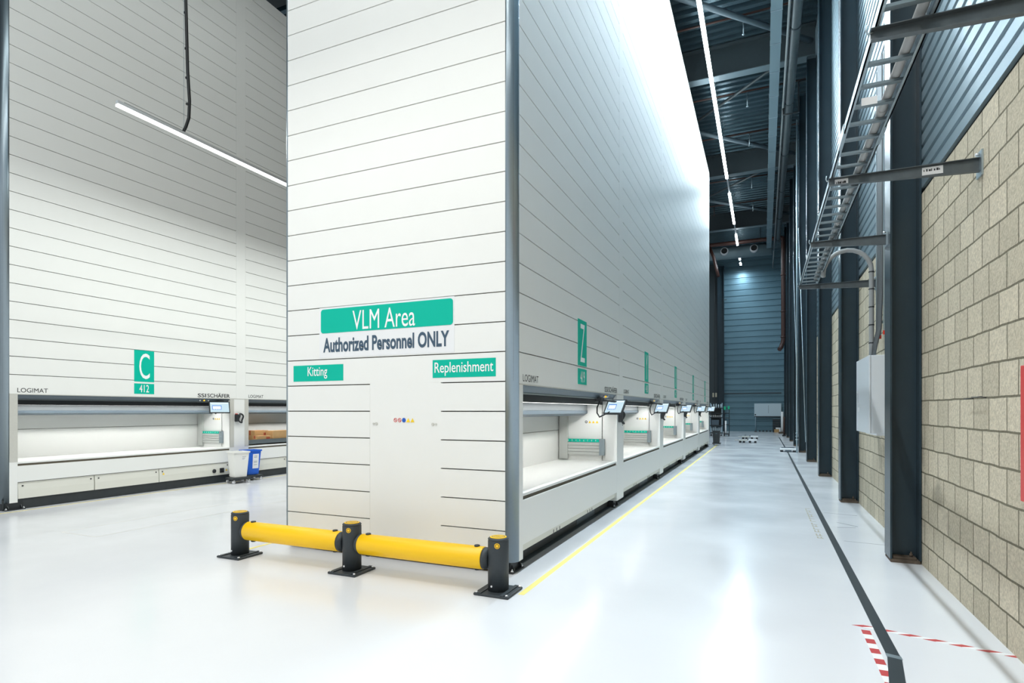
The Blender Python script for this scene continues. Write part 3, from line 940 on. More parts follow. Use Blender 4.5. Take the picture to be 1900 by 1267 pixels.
# ------------------------------------------------------------------ touch screens
def monitor(label, c, nh, tilt, wd, ht, mount):
    """screen centre c, horizontal facing nh, leaning back by tilt; mount = point on the hood"""
    N = Vector((nh[0], nh[1], 0)).normalized()
    W = Vector((0, 0, 1)).cross(N).normalized()     # to the right seen from the front
    U = (Vector((0, 0, 1)) * math.cos(tilt) - N * math.sin(tilt)).normalized()
    F = W.cross(U).normalized()
    C0 = Vector(c)
    t = thing('touch_screen', label, 'monitor', c, 'touch screens of the machines')
    def loc(p): return p
    b = MB(); b.obox(-W * wd / 2 - U * ht / 2 - F * 0.03, W * wd, U * ht, F * 0.03)
    b.build('casing', M['dark'], t, bevel=0.006)
    m = 0.022
    b = MB(); b.obox(-W * (wd / 2 - m) - U * (ht / 2 - m) + F * 0.0, W * (wd - 2 * m), U * (ht - 2 * m), F * 0.001)
    s = b.build('screen', M['screen'], t)
    b = MB()
    q = wd - 2 * m; h = ht - 2 * m
    o = -W * q / 2 - U * h / 2 + F * 0.0016
    b.m = 1; b.obox(o + W * q * 0.04 + U * h * 0.86, W * q * 0.92, U * h * 0.08, F * 0.0004)
    b.m = 1; b.obox(o + W * q * 0.12 + U * h * 0.30, W * q * 0.45, U * h * 0.34, F * 0.0004)
    b.m = 0
    b.obox(o + W * q * 0.10 + U * h * 0.62, W * q * 0.50, U * h * 0.06, F * 0.0008)
    b.obox(o + W * q * 0.10 + U * h * 0.26, W * q * 0.03, U * h * 0.36, F * 0.0008)
    b.obox(o + W * q * 0.57 + U * h * 0.26, W * q * 0.03, U * h * 0.36, F * 0.0008)
    for i in range(4): b.obox(o + W * q * (0.11 + 0.12 * i) + U * h * 0.25, W * q * 0.08, U * h * 0.05, F * 0.0008)
    b.build('interface', [M['ui_blue'], M['ui_grey']], s)
    back = -F * 0.03
    mt = Vector(mount) - C0
    b = MB(); b.tube([tuple(back), tuple(back - F * 0.06 + Vector((0, 0, 0.02))), tuple(Vector((back.x, back.y, 0)) - F * 0.06 + Vector((0, 0, mt.z))), tuple(mt)], 0.018, 8)
    b.box(mt.x - 0.05, mt.x + 0.05, mt.y - 0.08, mt.y + 0.08, mt.z - 0.03, mt.z + 0.03)
    b.build('arm', M['dark'], t)
    pts = [tuple(mt + Vector((0.02, -0.06, -0.02))), tuple(mt + Vector((0.01, -0.18, -0.12))), tuple(mt + Vector((0.02, -0.22, -0.2))), tuple(mt + Vector((0.03, -0.12, -0.26))), tuple(back + Vector((0, 0, -0.02)))]
    b = MB(); b.tube(pts, 0.011, 8); b.build('cable', M['cable'], t)
    return t


slab = ['tilted touch screen showing a blue outline, at the nearest right bay', 'touch screen at the second bay of the right row',
        'touch screen at the third bay of the right row', 'touch screen at the fourth bay of the right row', 'touch screen at the farthest bay of the right row']
for i in range(5):
    yy = 8.38 if i == 0 else 8.38 + 4.27 + 4.25 * (i - 1)
    monitor(slab[i], (-2.02, yy, 1.655), (-0.25, -0.97), math.radians(38), 0.31, 0.27, (-2.24, yy - 0.03, 1.76))
monitor('touch screen under the hood of left machine C', (-10.93, 8.93, 1.665), (0.9, -0.43), math.radians(16), 0.42, 0.265, (-11.08, 9.05, 1.78))

# hand scanners on the posts
def scanner(label, x, y, z, grp):
    t = thing('hand_scanner', label, 'scanner', (x, y, z), grp)
    b = MB(); b.box(0.0, 0.07, -0.05, 0.02, -0.10, 0.07); b.build('holder', M['dark'], t, bevel=0.012)
    b = MB(); b.box(0.015, 0.06, -0.045, -0.01, 0.07, 0.085); b.build('button', M['redplug'], t)
    pts = []
    for i in range(25):
        th = 2 * PI * i / 24
        pts.append((0.045 + 0.02 * math.sin(th * 3), 0.085 + 0.055 * math.cos(th), -0.02 + 0.10 * math.sin(th)))
    b = MB(); b.tube(pts, 0.018, 8); b.build('coiled_cord', M['cable'], t)
    pts = [(0.03, 0.03, -0.09), (0.04, 0.05, -0.16), (0.04, 0.09, -0.17), (0.04, 0.12, -0.12)]
    b = MB(); b.tube(pts, 0.006, 6); b.build('cord', M['paper'], t)
    return t


nl = ['black hand scanner with red button on the post of bay Z', 'black hand scanner on the post of the second right bay',
      'black hand scanner on the post of the third right bay', 'black hand scanner on the post of the fourth right bay', 'black hand scanner on the post of the farthest right bay']
for i in range(5):
    yy = 9.40 if i == 0 else 9.40 + 4.27 + 4.25 * (i - 1)
    scanner(nl[i], XR + 0.004, yy, 1.50, 'hand scanners')
scanner('black hand scanner with red button on the post of left machine C', XC + 0.004, 9.42, 1.44, 'hand scanners')

# cardboard boxes and the tray in the second left machine
b = MB(); b.box(-11.85, -11.10, 9.79, 13.47, 0.80, 0.815); b.box(-11.115, -11.10, 9.79, 13.47, 0.815, 0.90); b.box(-11.85, -11.835, 9.79, 13.47, 0.815, 0.90)
b.box(-11.85, -11.10, 9.79, 9.805, 0.815, 0.90)
for yy in (9.9, 11.6, 13.3):
    b.box(-11.8, -11.2, yy, yy + 0.06, 0.766, 0.80)
tag(b.build('storage_tray', M['alu']), 'long grey metal storage tray holding cardboard boxes in left bay', 'tray')
def carton(label, y0, y1, z1, x0=-11.55, x1=-11.2, z0=0.817, prt=False, flaps=True):
    t = thing('cardboard_box', label, 'box', ((x0 + x1) / 2, (y0 + y1) / 2, z0), 'cartons on the left tray')
    hx, hy, h = (x1 - x0) / 2, (y1 - y0) / 2, z1 - z0
    b = MB(); b.box(-hx, hx, -hy, hy, 0, h); b.build('carton', M['card'], t, bevel=0.003)
    b = MB(); b.box(-0.025, 0.025, -hy - 0.001, hy + 0.001, h * 0.6, h + 0.0015); b.build('tape', M['carddark'] if prt else M['card'], t)
    if prt:
        b = MB(); b.box(hx, hx + 0.001, hy * 0.3, hy * 0.9, h * 0.2, h * 0.8); b.build('print', M['carddark'], t)
carton('small brown carton at the left end of the tray', 9.83, 10.0, 1.01, -11.6, -11.35)
carton('low printed carton in the front of the tray', 10.15, 10.55, 0.98, -11.34, -11.14, prt=True)
carton('brown carton with red print behind the low one', 10.30, 10.72, 1.10, -11.72, -11.4, prt=True)
carton('wide plain brown carton beside the gable edge', 10.62, 11.25, 1.09, -11.38, -11.14)
b = MB(); b.box(-11.30, -11.14, 9.83, 10.1, 0.817, 0.875)
tag(b.build('white_carton', M['paper']), 'flat white carton at the left end of tray', 'box')

# ------------------------------------------------------------------ bins on dollies
def bin_thing(label, c, body, rz, grp, h=0.56):
    t = thing('waste_bin', label, 'bin', (c[0], c[1], 0), grp, rz)
    def ring(b, w0, d0, w1, d1, z0, z1, open_top=True):
        n = len(b.v)
        for ww, dd, z in ((w0, d0, z0), (w1, d1, z1), (w1 - 0.012, d1 - 0.012, z1), (w0 - 0.012, d0 - 0.012, z0 + 0.012)):
            b.v += [(-ww, -dd, z), (ww, -dd, z), (ww, dd, z), (-ww, dd, z)]
        for lv in range(3):
            for i in range(4):
                j = (i + 1) % 4
                b.face([n + lv * 4 + i, n + lv * 4 + j, n + lv * 4 + 4 + j, n + lv * 4 + 4 + i])
        b.face([n + 3, n + 2, n + 1, n]); b.face([n + 12, n + 13, n + 14, n + 15])
    b = MB(); ring(b, 0.105, 0.135, 0.145, 0.175, 0.13, 0.13 + h); b.build('bin_body', body, t, bevel=0.012)
    b = MB()
    z = 0.13 + h
    b.box(-0.16, 0.16, -0.19, -0.165, z - 0.03, z + 0.005); b.box(-0.16, 0.16, 0.165, 0.19, z - 0.03, z + 0.005)
    b.box(-0.16, -0.135, -0.165, 0.165, z - 0.03, z + 0.005); b.box(0.135, 0.16, -0.165, 0.165, z - 0.03, z + 0.005)
    b.build('rim', body, t, bevel=0.006)
    b = MB(); b.box(-0.17, 0.17, -0.21, 0.21, 0.075, 0.125); b.build('dolly', M['rubber'], t, bevel=0.02)
    for sx in (-1, 1):
        for sy in (-1, 1):
            b = MB(); b.lathe([(0.012, -0.014), (0.034, -0.014), (0.036, 0.0), (0.034, 0.014), (0.012, 0.014)], (sx * 0.13, sy * 0.17, 0.036), 'X', 14)
            b.box(sx * 0.13 - 0.02, sx * 0.13 + 0.02, sy * 0.17 - 0.012, sy * 0.17 + 0.012, 0.05, 0.08)
            b.build('caster', M['bolt'], t)
    return t


t = bin_thing('white waste bin on a black dolly in front of left machine C', (-10.62, 9.15), M['binwhite'], math.radians(-12), 'bins on dollies')
b = MB(); b.obox((0.1315, 0.0, 0.50), (0.0, 0.12, 0.0), (0.0064, 0, 0.09), (0.0015, 0, 0)); b.build('paper_label', M['paper'], t)
b = MB()
for i, zz in enumerate((0.575, 0.545, 0.52)):
    b.obox((0.1332 + (zz - 0.5) * 0.0714, 0.015, zz), (0, 0.09 - 0.02 * i, 0), (0, 0, 0.007), (0.001, 0, 0))
b.build('label_print', M['cablegrey'], t)
t = bin_thing('blue waste bin with white notice on a black dolly', (-10.79, 9.63), M['blue'], math.radians(-8), 'bins on dollies')
b = MB(); b.obox((0.1155, -0.03, 0.27), (0.0, 0.15, 0.0), (0.0236, 0, 0.33), (0.002, 0, 0)); b.build('notice', M['paper'], t)
b = MB()
for i, zz in enumerate((0.55, 0.52, 0.43, 0.40, 0.35)):
    b.obox((0.1178 + (zz - 0.27) * 0.0714, 0.0, zz), (0, 0.08, 0), (0, 0, 0.008), (0.001, 0, 0))
b.build('notice_print', M['letterblue'], t)

# ------------------------------------------------------------------ safety barrier
t = thing('safety_barrier', 'low yellow tube barrier on three black posts before the gable', 'barrier', (0, 4.57, 0))
POSTS = [(-5.277, 0.0), (-3.744, 0.0), (-2.139, 0.0)]
for px, py in POSTS:
    b = MB(); b.lathe([(0.092, 0.012), (0.092, 0.455), (0.088, 0.462), (0.088, 0.466), (0.092, 0.468), (0.092, 0.474), (0.080, 0.484)], (px, py, 0), n=40)
    po = b.build('post', M['plas'], t)
    b = MB(); b.lathe([(0.074, 0.4835), (0.074, 0.4885), (0.070, 0.490)], (px, py, 0), n=36); cp = b.build('cap', M['yellow'], po)
    b = MB()
    disc(b, (px, py, 0.4905), 0.060, 'Z', 32, ring=0.054)
    for k in range(4):
        b.box(px - 0.045, px + 0.045, py - 0.036 + k * 0.02, py - 0.031 + k * 0.02, 0.4902, 0.4906)
    b.build('cap_ring', M['plas'], cp)
    b = MB(); b.box(px - 0.165, px + 0.165, py - 0.165, py + 0.165, 0.0, 0.022); bp_ = b.build('base_plate', M['plas'], po, bevel=0.008)
    b = MB(); b.box(px - 0.125, px - 0.09, py - 0.164, py + 0.164, 0.022, 0.03); b.box(px + 0.09, px + 0.125, py - 0.164, py + 0.164, 0.022, 0.03); b.build('plate_ridge', M['plas'], bp_)
    b = MB()
    for sx in (-1, 1):
        for sy in (-1, 1):
            b.lathe([(0.014, 0), (0.014, 0.008), (0.006, 0.012)], (px + sx * 0.142, py + sy * 0.142, 0.022), n=10)
    b.build('anchor_bolt', M['bolt'], bp_)
    # round emblem facing the camera side and one facing left
    for ang, el in ((-72, 0.425),) + (((172, 0.425),) if px > -3 else ()):
        th = math.radians(ang)
        d = Vector((math.cos(th), math.sin(th), 0)); s = Vector((-d.y, d.x, 0))
        b = MB()
        for (r0, r1, mi) in ((0.024, 0.018, 0), (0.018, 0.013, 1), (0.013, 0.0, 0)):
            base = len(b.v); n = 20; b.m = mi
            for q, rr in enumerate((r0, r1)):
                for i in range(n):
                    a = 2 * PI * i / n
                    lx = rr * math.cos(a); lz = rr * math.sin(a)
                    ph = th + lx / 0.092
                    b.v.append((px + 0.0932 * math.cos(ph), py + 0.0932 * math.sin(ph), el + lz))
            for i in range(n):
                j = (i + 1) % n
                b.face([base + i, base + j, base + n + j, base + n + i])
        b.build('emblem', [M['yellow'], M['ink']], po)
    th = math.radians(-105)
    b = MB(); b.tube([(px + 0.088 * math.cos(th), py + 0.088 * math.sin(th), 0.07), (px + 0.096 * math.cos(th), py + 0.096 * math.sin(th), 0.07)], 0.009, 12); b.build('pin', M['paper'], po)
for (ax, _), (bx_, _) in ((POSTS[0], POSTS[1]), (POSTS[1], POSTS[2])):
    x0, x1 = ax + 0.125, bx_ - 0.135
    b = MB(); b.lathe([(0.095, x0), (0.1, x0 + 0.006), (0.1, x1 - 0.006), (0.095, x1)], (0, 0, 0.285), 'X', 48); r_ = b.build('rail', M['yellow'], t)
    for xe, s in ((x0, -1), (x1, 1)):
        h0, h1 = sorted((xe, xe + s * 0.055))
        if s < 0: pr = [(0.072, h0), (0.080, h0 + 0.012), (0.096, h0 + 0.03), (0.097, h1)]
        else: pr = [(0.097, h0), (0.096, h1 - 0.03), (0.080, h1 - 0.012), (0.072, h1)]
        b = MB(); b.lathe(pr, (0, 0, 0.285), 'X', 40); b.build('collar', M['plas'], r_)
        xx = xe - s * 0.075
        b = MB(); b.lathe([(0.026, 0.38), (0.026, 0.393), (0.02, 0.397)], (xx, 0, 0), n=16); b.lathe([(0.02, 0.172), (0.026, 0.178), (0.026, 0.19)], (xx, 0, 0), n=16)
        b.build('retaining_pin', M['plas'], r_)

# ------------------------------------------------------------------ floor markings
def flat(name, label, cat, polys, mats, group=None, th=0.0015):
    b = MB()
    for mi, pl in polys:
        b.m = mi; n = len(b.v); k = len(pl)
        b.v += [(p[0], p[1], th) for p in pl] + [(p[0], p[1], 0.0) for p in pl]
        b.face([n + i for i in range(k)])
        for i in range(k):
            j = (i + 1) % k
            b.face([n + k + i, n + k + j, n + j, n + i])
    return tag(b.build(name, mats), label, cat, group)


flat('floor_line', 'thin yellow floor line along the right row of machines', 'floor marking', [(0, [(-1.955, 4.58), (-1.90, 4.58), (-1.93, 28.2), (-1.985, 28.2)])], M['tapeyellow'], 'yellow floor lines')
flat('floor_line', 'faint yellow floor line along the left row of machines', 'floor marking', [(0, [(-10.82, 4.2), (-10.79, 4.2), (-10.79, 24), (-10.82, 24)])], M['tapeyellow'], 'yellow floor lines')
flat('floor_line', 'short yellow floor line left of the gable', 'floor marking', [(0, [(-5.46, 4.75), (-5.41, 4.75), (-5.41, 26), (-5.46, 26)])], M['tapeyellow'], 'yellow floor lines')
t = flat('floor_tape', 'long black floor tape running down the right aisle with a bend', 'floor marking',
         [(0, [(0.735, 4.44), (0.812, 4.415), (0.865, 24.2), (0.815, 24.2)]), (0, [(0.735, 4.39), (0.812, 4.365), (0.71, 3.6), (0.62, 3.6)]), (0, [(0.818, 24.8), (0.868, 24.8), (0.86, 37.5), (0.81, 37.5)])], M['tapeblack'], 'black floor tapes')
b = MB(); b.obox((0.731, 4.388, 0.001), (0.085, -0.026, 0), (0.0, 0.055, 0), (0, 0, 0.002)); o = b.build('tape_joint', M['galv'], t)
flat('floor_tape', 'short black floor tape near the far wall', 'floor marking', [(0, [(-1.10, 40.5), (-1.04, 40.5), (-1.08, 31.0), (-1.15, 31.0)])], M['tapeblack'], 'black floor tapes')
# red and white barrier tape: two strips
def hazard(name, label, p0, p1, width, pitch, skew):
    p0, p1 = Vector(p0), Vector(p1)
    d = (p1 - p0); L = d.length; d.normalize(); n = Vector((-d.y, d.x))
    polys = []
    s = 0.0; k = 0
    while s < L - 1e-6:
        e = min(L, s + pitch)
        q = [p0 + d * s, p0 + d * e, p0 + d * (e + skew) + n * width, p0 + d * (s + skew) + n * width]
        polys.append((k % 2, [(v.x, v.y) for v in q])); s = e; k += 1
    return flat(name, label, 'floor marking', polys, [M['tapered'], M['tapewhite']], 'red and white floor tapes', th=0.001)
hazard('hazard_tape', 'red and white striped floor tape running from black tape to the wall', (0.60, 4.93), (1.49, 4.70), 0.05, 0.072, 0.07)
hazard('hazard_tape', 'red and white striped floor tape beside the black tape bend', (0.650, 4.85), (0.650, 3.7), 0.056, 0.088, 0.0)
# worn stencil lettering, faint joints and scratches
polys = []
random.seed(3)
yy = 8.1
while yy < 10.5:
    h = random.choice((0.10, 0.14, 0.16))
    polys.append((0, [(0.615, yy), (0.685, yy), (0.685, yy + 0.03), (0.615, yy + 0.03)]))
    if random.random() < 0.8: polys.append((0, [(0.615, yy + 0.03), (0.632, yy + 0.03), (0.632, yy + h), (0.615, yy + h)]))
    if random.random() < 0.5: polys.append((0, [(0.655, yy + 0.03), (0.672, yy + 0.03), (0.672, yy + h), (0.655, yy + h)]))
    yy += h + 0.05 + (0.06 if random.random() < 0.2 else 0)
flat('worn_stencil', 'worn tan stencil lettering on the floor left of the black tape', 'floor marking', polys, M['stain'], th=0.0006)
flat('floor_hatch', 'faint outline of a rectangular floor hatch on the left', 'floor hatch',
     [(0, [(-8.44, 4.50), (-7.71, 4.50), (-7.71, 4.515), (-8.44, 4.515)]), (0, [(-8.44, 4.515), (-8.425, 4.515), (-8.425, 9.0), (-8.44, 9.0)]), (0, [(-7.725, 4.515), (-7.71, 4.515), (-7.71, 9.0), (-7.725, 9.0)])], M['jointline'], th=0.0005)
polys = [(0, [(0.9, 8.05), (1.45, 7.98), (1.45, 7.995), (0.9, 8.06)]), (0, [(0.86, 10.15), (1.3, 10.05), (1.3, 10.07), (0.86, 10.16)]), (0, [(0.95, 9.35), (1.18, 9.1), (1.19, 9.12), (0.955, 9.36)]), (0, [(0.92, 8.95), (1.15, 9.02), (1.15, 9.035), (0.92, 8.97)])]
flat('floor_crack', 'thin grey floor cracks beside the black tape near the second column', 'floor mark', polys, M['cablegrey'], th=0.0005)
flat('floor_stain', 'dark scuffed stain on the floor at the bottom right corner', 'floor mark',
     [(0, [(0.80, 3.96), (0.86, 3.93), (0.92, 3.78), (0.985, 3.66), (0.96, 3.62), (0.90, 3.72), (0.86, 3.86)]), (0, [(0.755, 3.985), (0.80, 3.96), (0.82, 3.90), (0.79, 3.93)])], M['stain'], th=0.0006)

# ------------------------------------------------------------------ cable ladder on the right
LZ = 3.50
t = thing('cable_ladder', 'galvanised cable ladder running overhead along the block wall', 'cable ladder', (0, 0, 0))
for xx in (0.505, 0.745):
    b = MB(); b.box(xx, xx + 0.008, 1.2, 9.95, LZ, LZ + 0.06); b.box(min(xx, xx + (0.02 if xx < 0.6 else -0.012)), xx + (0.02 if xx < 0.6 else 0.008), 1.2, 9.95, LZ, LZ + 0.006)
    b.box(min(xx, xx + (0.02 if xx < 0.6 else -0.012)), xx + (0.02 if xx < 0.6 else 0.008), 1.2, 9.95, LZ + 0.054, LZ + 0.06)
    b.build('side_rail', M['galv'], t)
yy = 1.5
while yy < 9.9:
    b = MB(); b.prism([(yy - 0.017, LZ + 0.008), (yy + 0.017, LZ + 0.008), (yy + 0.017, LZ + 0.024), (yy + 0.006, LZ + 0.024), (yy + 0.006, LZ + 0.014), (yy - 0.006, LZ + 0.014), (yy - 0.006, LZ + 0.024), (yy - 0.017, LZ + 0.024)], 'X', 0.508, 0.75)
    b.build('rung', M['rungm'], t); yy += 0.245
for xx in (0.501, 0.742):
    b = MB(); b.box(xx, xx + 0.015, 4.52, 4.80, LZ - 0.004, LZ + 0.066); b.build('splice_plate', M['galv'], t)
b = MB(); b.box(0.56, 0.645, 4.16, 4.165, LZ + 0.004, LZ + 0.05); b.build('label_sticker', M['paper'], t)

blab = ['galvanised bracket arm nearest the camera, crossing the top right corner', 'galvanised bracket arm with white stickers bolted to the block wall',
        'galvanised bracket arm fixed to the nearest column', 'galvanised bracket arm at the end of ladder by the arched conduit']
for i, (by, xe) in enumerate(((3.36, 1.5), (5.38, 1.5), (7.32, 1.22), (9.77, 1.5))):
    t = thing('ladder_bracket', blab[i], 'bracket', (0, by, LZ), 'brackets of the cable ladder')
    b = MB()
    # tapering channel: web facing the camera, thin flanges top and bottom
    prof = [(0.49, -0.055), (xe - 0.012, -0.105), (xe - 0.012, 0.0), (0.49, 0.0)]
    b.prism([(p[0], p[1]) for p in prof], 'Y', -0.004, 0.0)
    b.prism([(0.49, -0.004), (xe - 0.012, -0.004), (xe - 0.012, 0.0), (0.49, 0.0)], 'Y', -0.035, -0.004)
    b.prism([(0.49, -0.057), (xe - 0.012, -0.107), (xe - 0.012, -0.103), (0.49, -0.053)], 'Y', -0.035, 0.0)
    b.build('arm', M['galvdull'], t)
    b = MB(); b.box(xe - 0.012, xe, -0.06, 0.06, -0.14, 0.05)
    if xe < 1.4: b = MB(); b.box(xe - 0.012, xe - 0.001, -0.06, 0.06, -0.12, 0.02)
    pt = b.build('wall_plate', M['galv'], t)
    b = MB(); b.lathe([(0.012, -0.022), (0.012, 0.0)], (xe - 0.012, 0.0, 0.03), 'X', 8); b.build('wall_bolt', M['bolt'], pt)
    b = MB(); b.tube([(0.50, -0.01, -0.01), (0.478, -0.01, -0.015), (0.47, -0.01, 0.005), (0.475, -0.01, 0.03)], 0.005, 6); b.build('hook', M['galv'], t)
    if i == 1:
        for x0, x1 in ((0.535, 0.63), (1.13, 1.265)):
            d = MB(); d.box(x0, x1, -0.0055, -0.0042, -0.072 if x0 > 1 else -0.050, -0.012 if x0 > 1 else -0.008)
            # printed sticker sits on the web, in front of it
            d2 = d.build('sticker', M['paper'], t)
            d = MB()
            for q in range(7):
                xx = x0 + 0.01 + q * (x1 - x0 - 0.02) / 7
                d.box(xx, xx + 0.006 + 0.004 * (q % 3), -0.0062, -0.0056, -0.045, -0.03 + 0.004 * (q % 2))
            d.build('print', M['ink'], d2)
b = MB(); b.tube([(0.705, 1.2, LZ + 0.055), (0.705, 9.6, LZ + 0.055)], 0.026, 14)
for k in range(7):
    b.lathe([(0.031, -0.04), (0.031, 0.04)], (0.705, 2.0 + 1.2 * k, LZ + 0.055), 'Y', 14)
tag(b.build('conduit_pipe', M['conduit']), 'grey conduit pipe lying in the overhead cable ladder', 'pipe')
pts = [(0.74, 9.05, 3.56)]
for i in range(13):
    th = PI - PI * i / 12
    pts.append((1.035 + 0.285 * math.cos(th), 8.95, 3.47 + 0.30 * math.sin(th)))
pts += [(1.32, 8.95, 3.25), (1.32, 8.95, 2.9), (1.32, 8.95, 2.5), (1.32, 8.95, 2.29)]
pts[0] = (0.752, 8.97, 3.44)
t = thing('arched_conduit', 'grey flexible conduit arching from the ladder down to the cabinet', 'pipe', (0, 0, 0))
b = MB(); b.tube(pts, 0.030, 14); b.build('hose', M['conduit'], t)
for zz in (3.45, 3.22, 2.98, 2.74, 2.5):
    b = MB(); b.lathe([(0.034, -0.008), (0.034, 0.008)], (1.32, 8.95, zz), 'Z', 12); b.box(1.285, 1.3, 8.945, 8.955, zz - 0.005, zz + 0.005); b.build('strap', M['ink'], t)
# vertical riser ladder with cables above the cabinet
t = thing('riser_ladder', 'vertical cable ladder with cables above the white wall cabinet', 'cable ladder', (0, 0, 0))
for yy in (8.62, 9.14):
    b = MB(); b.box(1.40, 1.46, yy - 0.012, yy + 0.012, 2.62, 6.2); b.build('side_rail', M['galv'], t)
    b = MB(); b.box(1.398, 1.462, yy - 0.015, yy + 0.015, 2.57, 2.62); b.build('end_cap', M['redplug'], t)
for k in range(14):
    zz = 2.75 + 0.25 * k
    b = MB(); b.box(1.43, 1.45, 8.632, 9.128, zz, zz + 0.03); b.build('rung', M['galv'], t)
b = MB()
for k in range(7):
    yy = 8.70 + 0.045 * k
    b.tube([(1.32 + 0.02 * (k % 2), yy + 0.05, 2.29), (1.34, yy + 0.08 * math.sin(k * 1.7), 2.45), (1.385, yy, 2.66), (1.40, yy, 3.2), (1.40, yy, 6.2)], 0.014, 8)
tag(b.build('cable_bundle', M['cablegrey']), 'bundle of grey cables dropping from the riser into the cabinet', 'cables')
# cabinet
t = thing('electrical_cabinet', 'white electrical wall cabinet behind the nearest column', 'cabinet', (1.2, 8.33, 1.31))
b = MB(); b.box(0.025, 0.298, 0.0, 1.04, 0.0, 0.976); b.build('body', M['cab'], t, bevel=0.006)
b = MB(); b.box(0.0, 0.022, 0.0, 1.04, 0.0, 0.976); dr = b.build('door', M['cab'], t, bevel=0.006)
b = MB(); b.box(-0.012, 0.0, 0.86, 0.90, 0.38, 0.55); b.build('handle', M['housing'], dr)
b = MB(); b.box(-0.002, 0.0, 0.78, 0.90, 0.27, 0.33); b.build('label_plate', M['paper'], dr)
b = MB(); b.box(0.1, 0.28, 0.1, 0.95, -0.03, 0.0); b.build('gland_plate', M['paper'], t)
# red cabinet at the right edge
t = thing('red_wall_box', 'red fire hose box on the block wall at the right edge', 'fire hose box', (1.5, 3.95, 0.0))
b = MB(); b.box(-0.05, -0.001, 0, 0.55, 1.04, 1.875); b.build('box', M['redbox'], t, bevel=0.005)
b = MB(); b.box(-0.035, -0.001, 0.15, 0.53, 1.875, 1.90); b.build('top_edge', M['redbox'], t)
b = MB(); b.box(-0.02, -0.001, 0.0, 0.57, 0.83, 1.04); b.build('white_plate', M['signwhite'], t)
b = MB(); b.tube([(1.50, 5.26, 1.69), (1.47, 5.27, 1.70), (1.465, 5.36, 1.698), (1.465, 5.46, 1.70)], 0.004, 6)
tag(b.build('wire_stub', M['cable']), 'small black wire stub sticking from the block wall, right one', 'wire')
b = MB(); b.tube([(1.50, 5.54, 1.69), (1.47, 5.55, 1.69), (1.468, 5.66, 1.688)], 0.004, 6)
tag(b.build('wire_stub', M['cable']), 'small black wire stub in a block joint, left one', 'wire')
b = MB(); b.tube([(1.14, 24.0, 0.0), (1.14, 24.0, 12.5)], 0.03, 10)
for zz in (0.5, 0.62, 0.74):
    b.lathe([(0.05, -0.02), (0.05, 0.02)], (1.14, 24.0, zz), 'Z', 10)
tag(b.build('wall_conduit', M['galv']), 'thin galvanised pipe standing beside the fifth column', 'pipe')
b = MB(); b.tube([(1.21, 20.22, 0.6), (1.21, 24.25, 8.5)], 0.012, 8)
tag(b.build('brace_rod', M['galv']), 'thin diagonal tie rod between fourth and fifth columns', 'rod')
b = MB(); b.tube([(1.21, 24.48, 0.6), (1.21, 28.5, 8.5)], 0.012, 8)
tag(b.build('brace_rod', M['galv']), 'thin diagonal tie rod between fifth and sixth columns', 'rod')

# ------------------------------------------------------------------ far end
t = thing('steel_post', 'dark steel post standing against the far wall', 'column', (-3.0, 46.55, 0)); t['kind'] = 'thing'
b = MB(); b.box(-0.24, 0.24, -0.012, 0.012, 0, 12.6); b.box(-0.24, -0.2, -0.2, 0.2, 0, 12.6); b.box(0.2, 0.24, -0.2, 0.2, 0, 12.6); b.build('shaft', M['column'], t)
b = MB()
for zz in (2.85, 6.6, 10.0): b.box(0.24, 0.42, -0.02, 0.02, zz, zz + 0.05)
b.build('rail_stub', M['beam'], t)
b = MB(); b.box(-8, -3.25, 46.7, 46.95, 0, 12.8)
tag(b.build('wall_back_left', M['beam']), 'dark wall section left of the far steel post', kind='structure')
b = MB(); b.box(-2.76, 1.2, 46.90, 46.985, 2.85, 2.92)
tag(b.build('trim_2', M['beam']), 'thin horizontal rail on the far wall', kind='structure')
t = thing('hanging_socket', 'two beige sockets hanging on a cord before the far wall', 'socket', (-3.42, 46.2, 2.6))
b = MB(); b.tube([(0, 0, 0.3), (0, 0, 11.0)], 0.012, 6); b.build('cord', M['cable'], t)
for dx in (-0.1, 0.1):
    b = MB(); b.box(dx - 0.06, dx + 0.06, -0.05, 0.05, 0.0, 0.32); b.build('socket_box', mat('socket_beige', (0.5, 0.45, 0.33), 0.5), t, bevel=0.01)
t = thing('white_wall_box', 'white box panel hanging low on the far wall', 'panel', (0.27, 46.98, 1.15))
b = MB(); b.box(-0.92, 0.92, -0.45, 0.0, 0, 0.95); b.build('casing', M['board'], t, bevel=0.02)
b = MB()
for i in range(6): b.box(0.03, 0.07, -0.455, -0.45, 0.25 + 0.1 * i, 0.29 + 0.1 * i)
b.build('vent_dots', M['slate'], t)
b = MB(); b.box(-0.9, 0.86, -0.40, -0.02, -0.06, 0.0); b.build('under_rail', M['dark'], t)
b = MB(); b.lathe([(0.05, -0.47), (0.05, -0.45)], (-0.84, 0, 0.12), 'Y', 12); b.build('knob', M['ink'], t)
t = thing('floor_stand', 'thin grey pole standing by the far wall under the white box', 'pole', (-0.56, 46.4, 0))
b = MB(); b.tube([(0, 0, 0.03), (0, 0, 1.1)], 0.03, 10); b.build('pole', M['lumpblue'], t)
b = MB(); b.lathe([(0.10, 0), (0.10, 0.03)], n=14); b.build('base', M['redpipe'], t)
t = thing('shelf_rack', 'dark shelf rack with drawers by the far right corner', 'rack', (0.85, 46.3, 0))
for sx in (-0.24, 0.22):
    b = MB(); b.box(sx, sx + 0.03, -0.2, 0.2, 0, 0.98); b.build('side_panel', M['dark'], t)
for i in range(5):
    b = MB(); b.box(-0.21, 0.22, -0.2, 0.2, 0.08 + i * 0.18, 0.22 + i * 0.18); b.build('drawer', M['kick'], t, bevel=0.01)
b = MB(); b.box(-0.24, 0.25, -0.2, 0.2, 0.98, 1.0); b.build('top', M['lumpblue'], t)
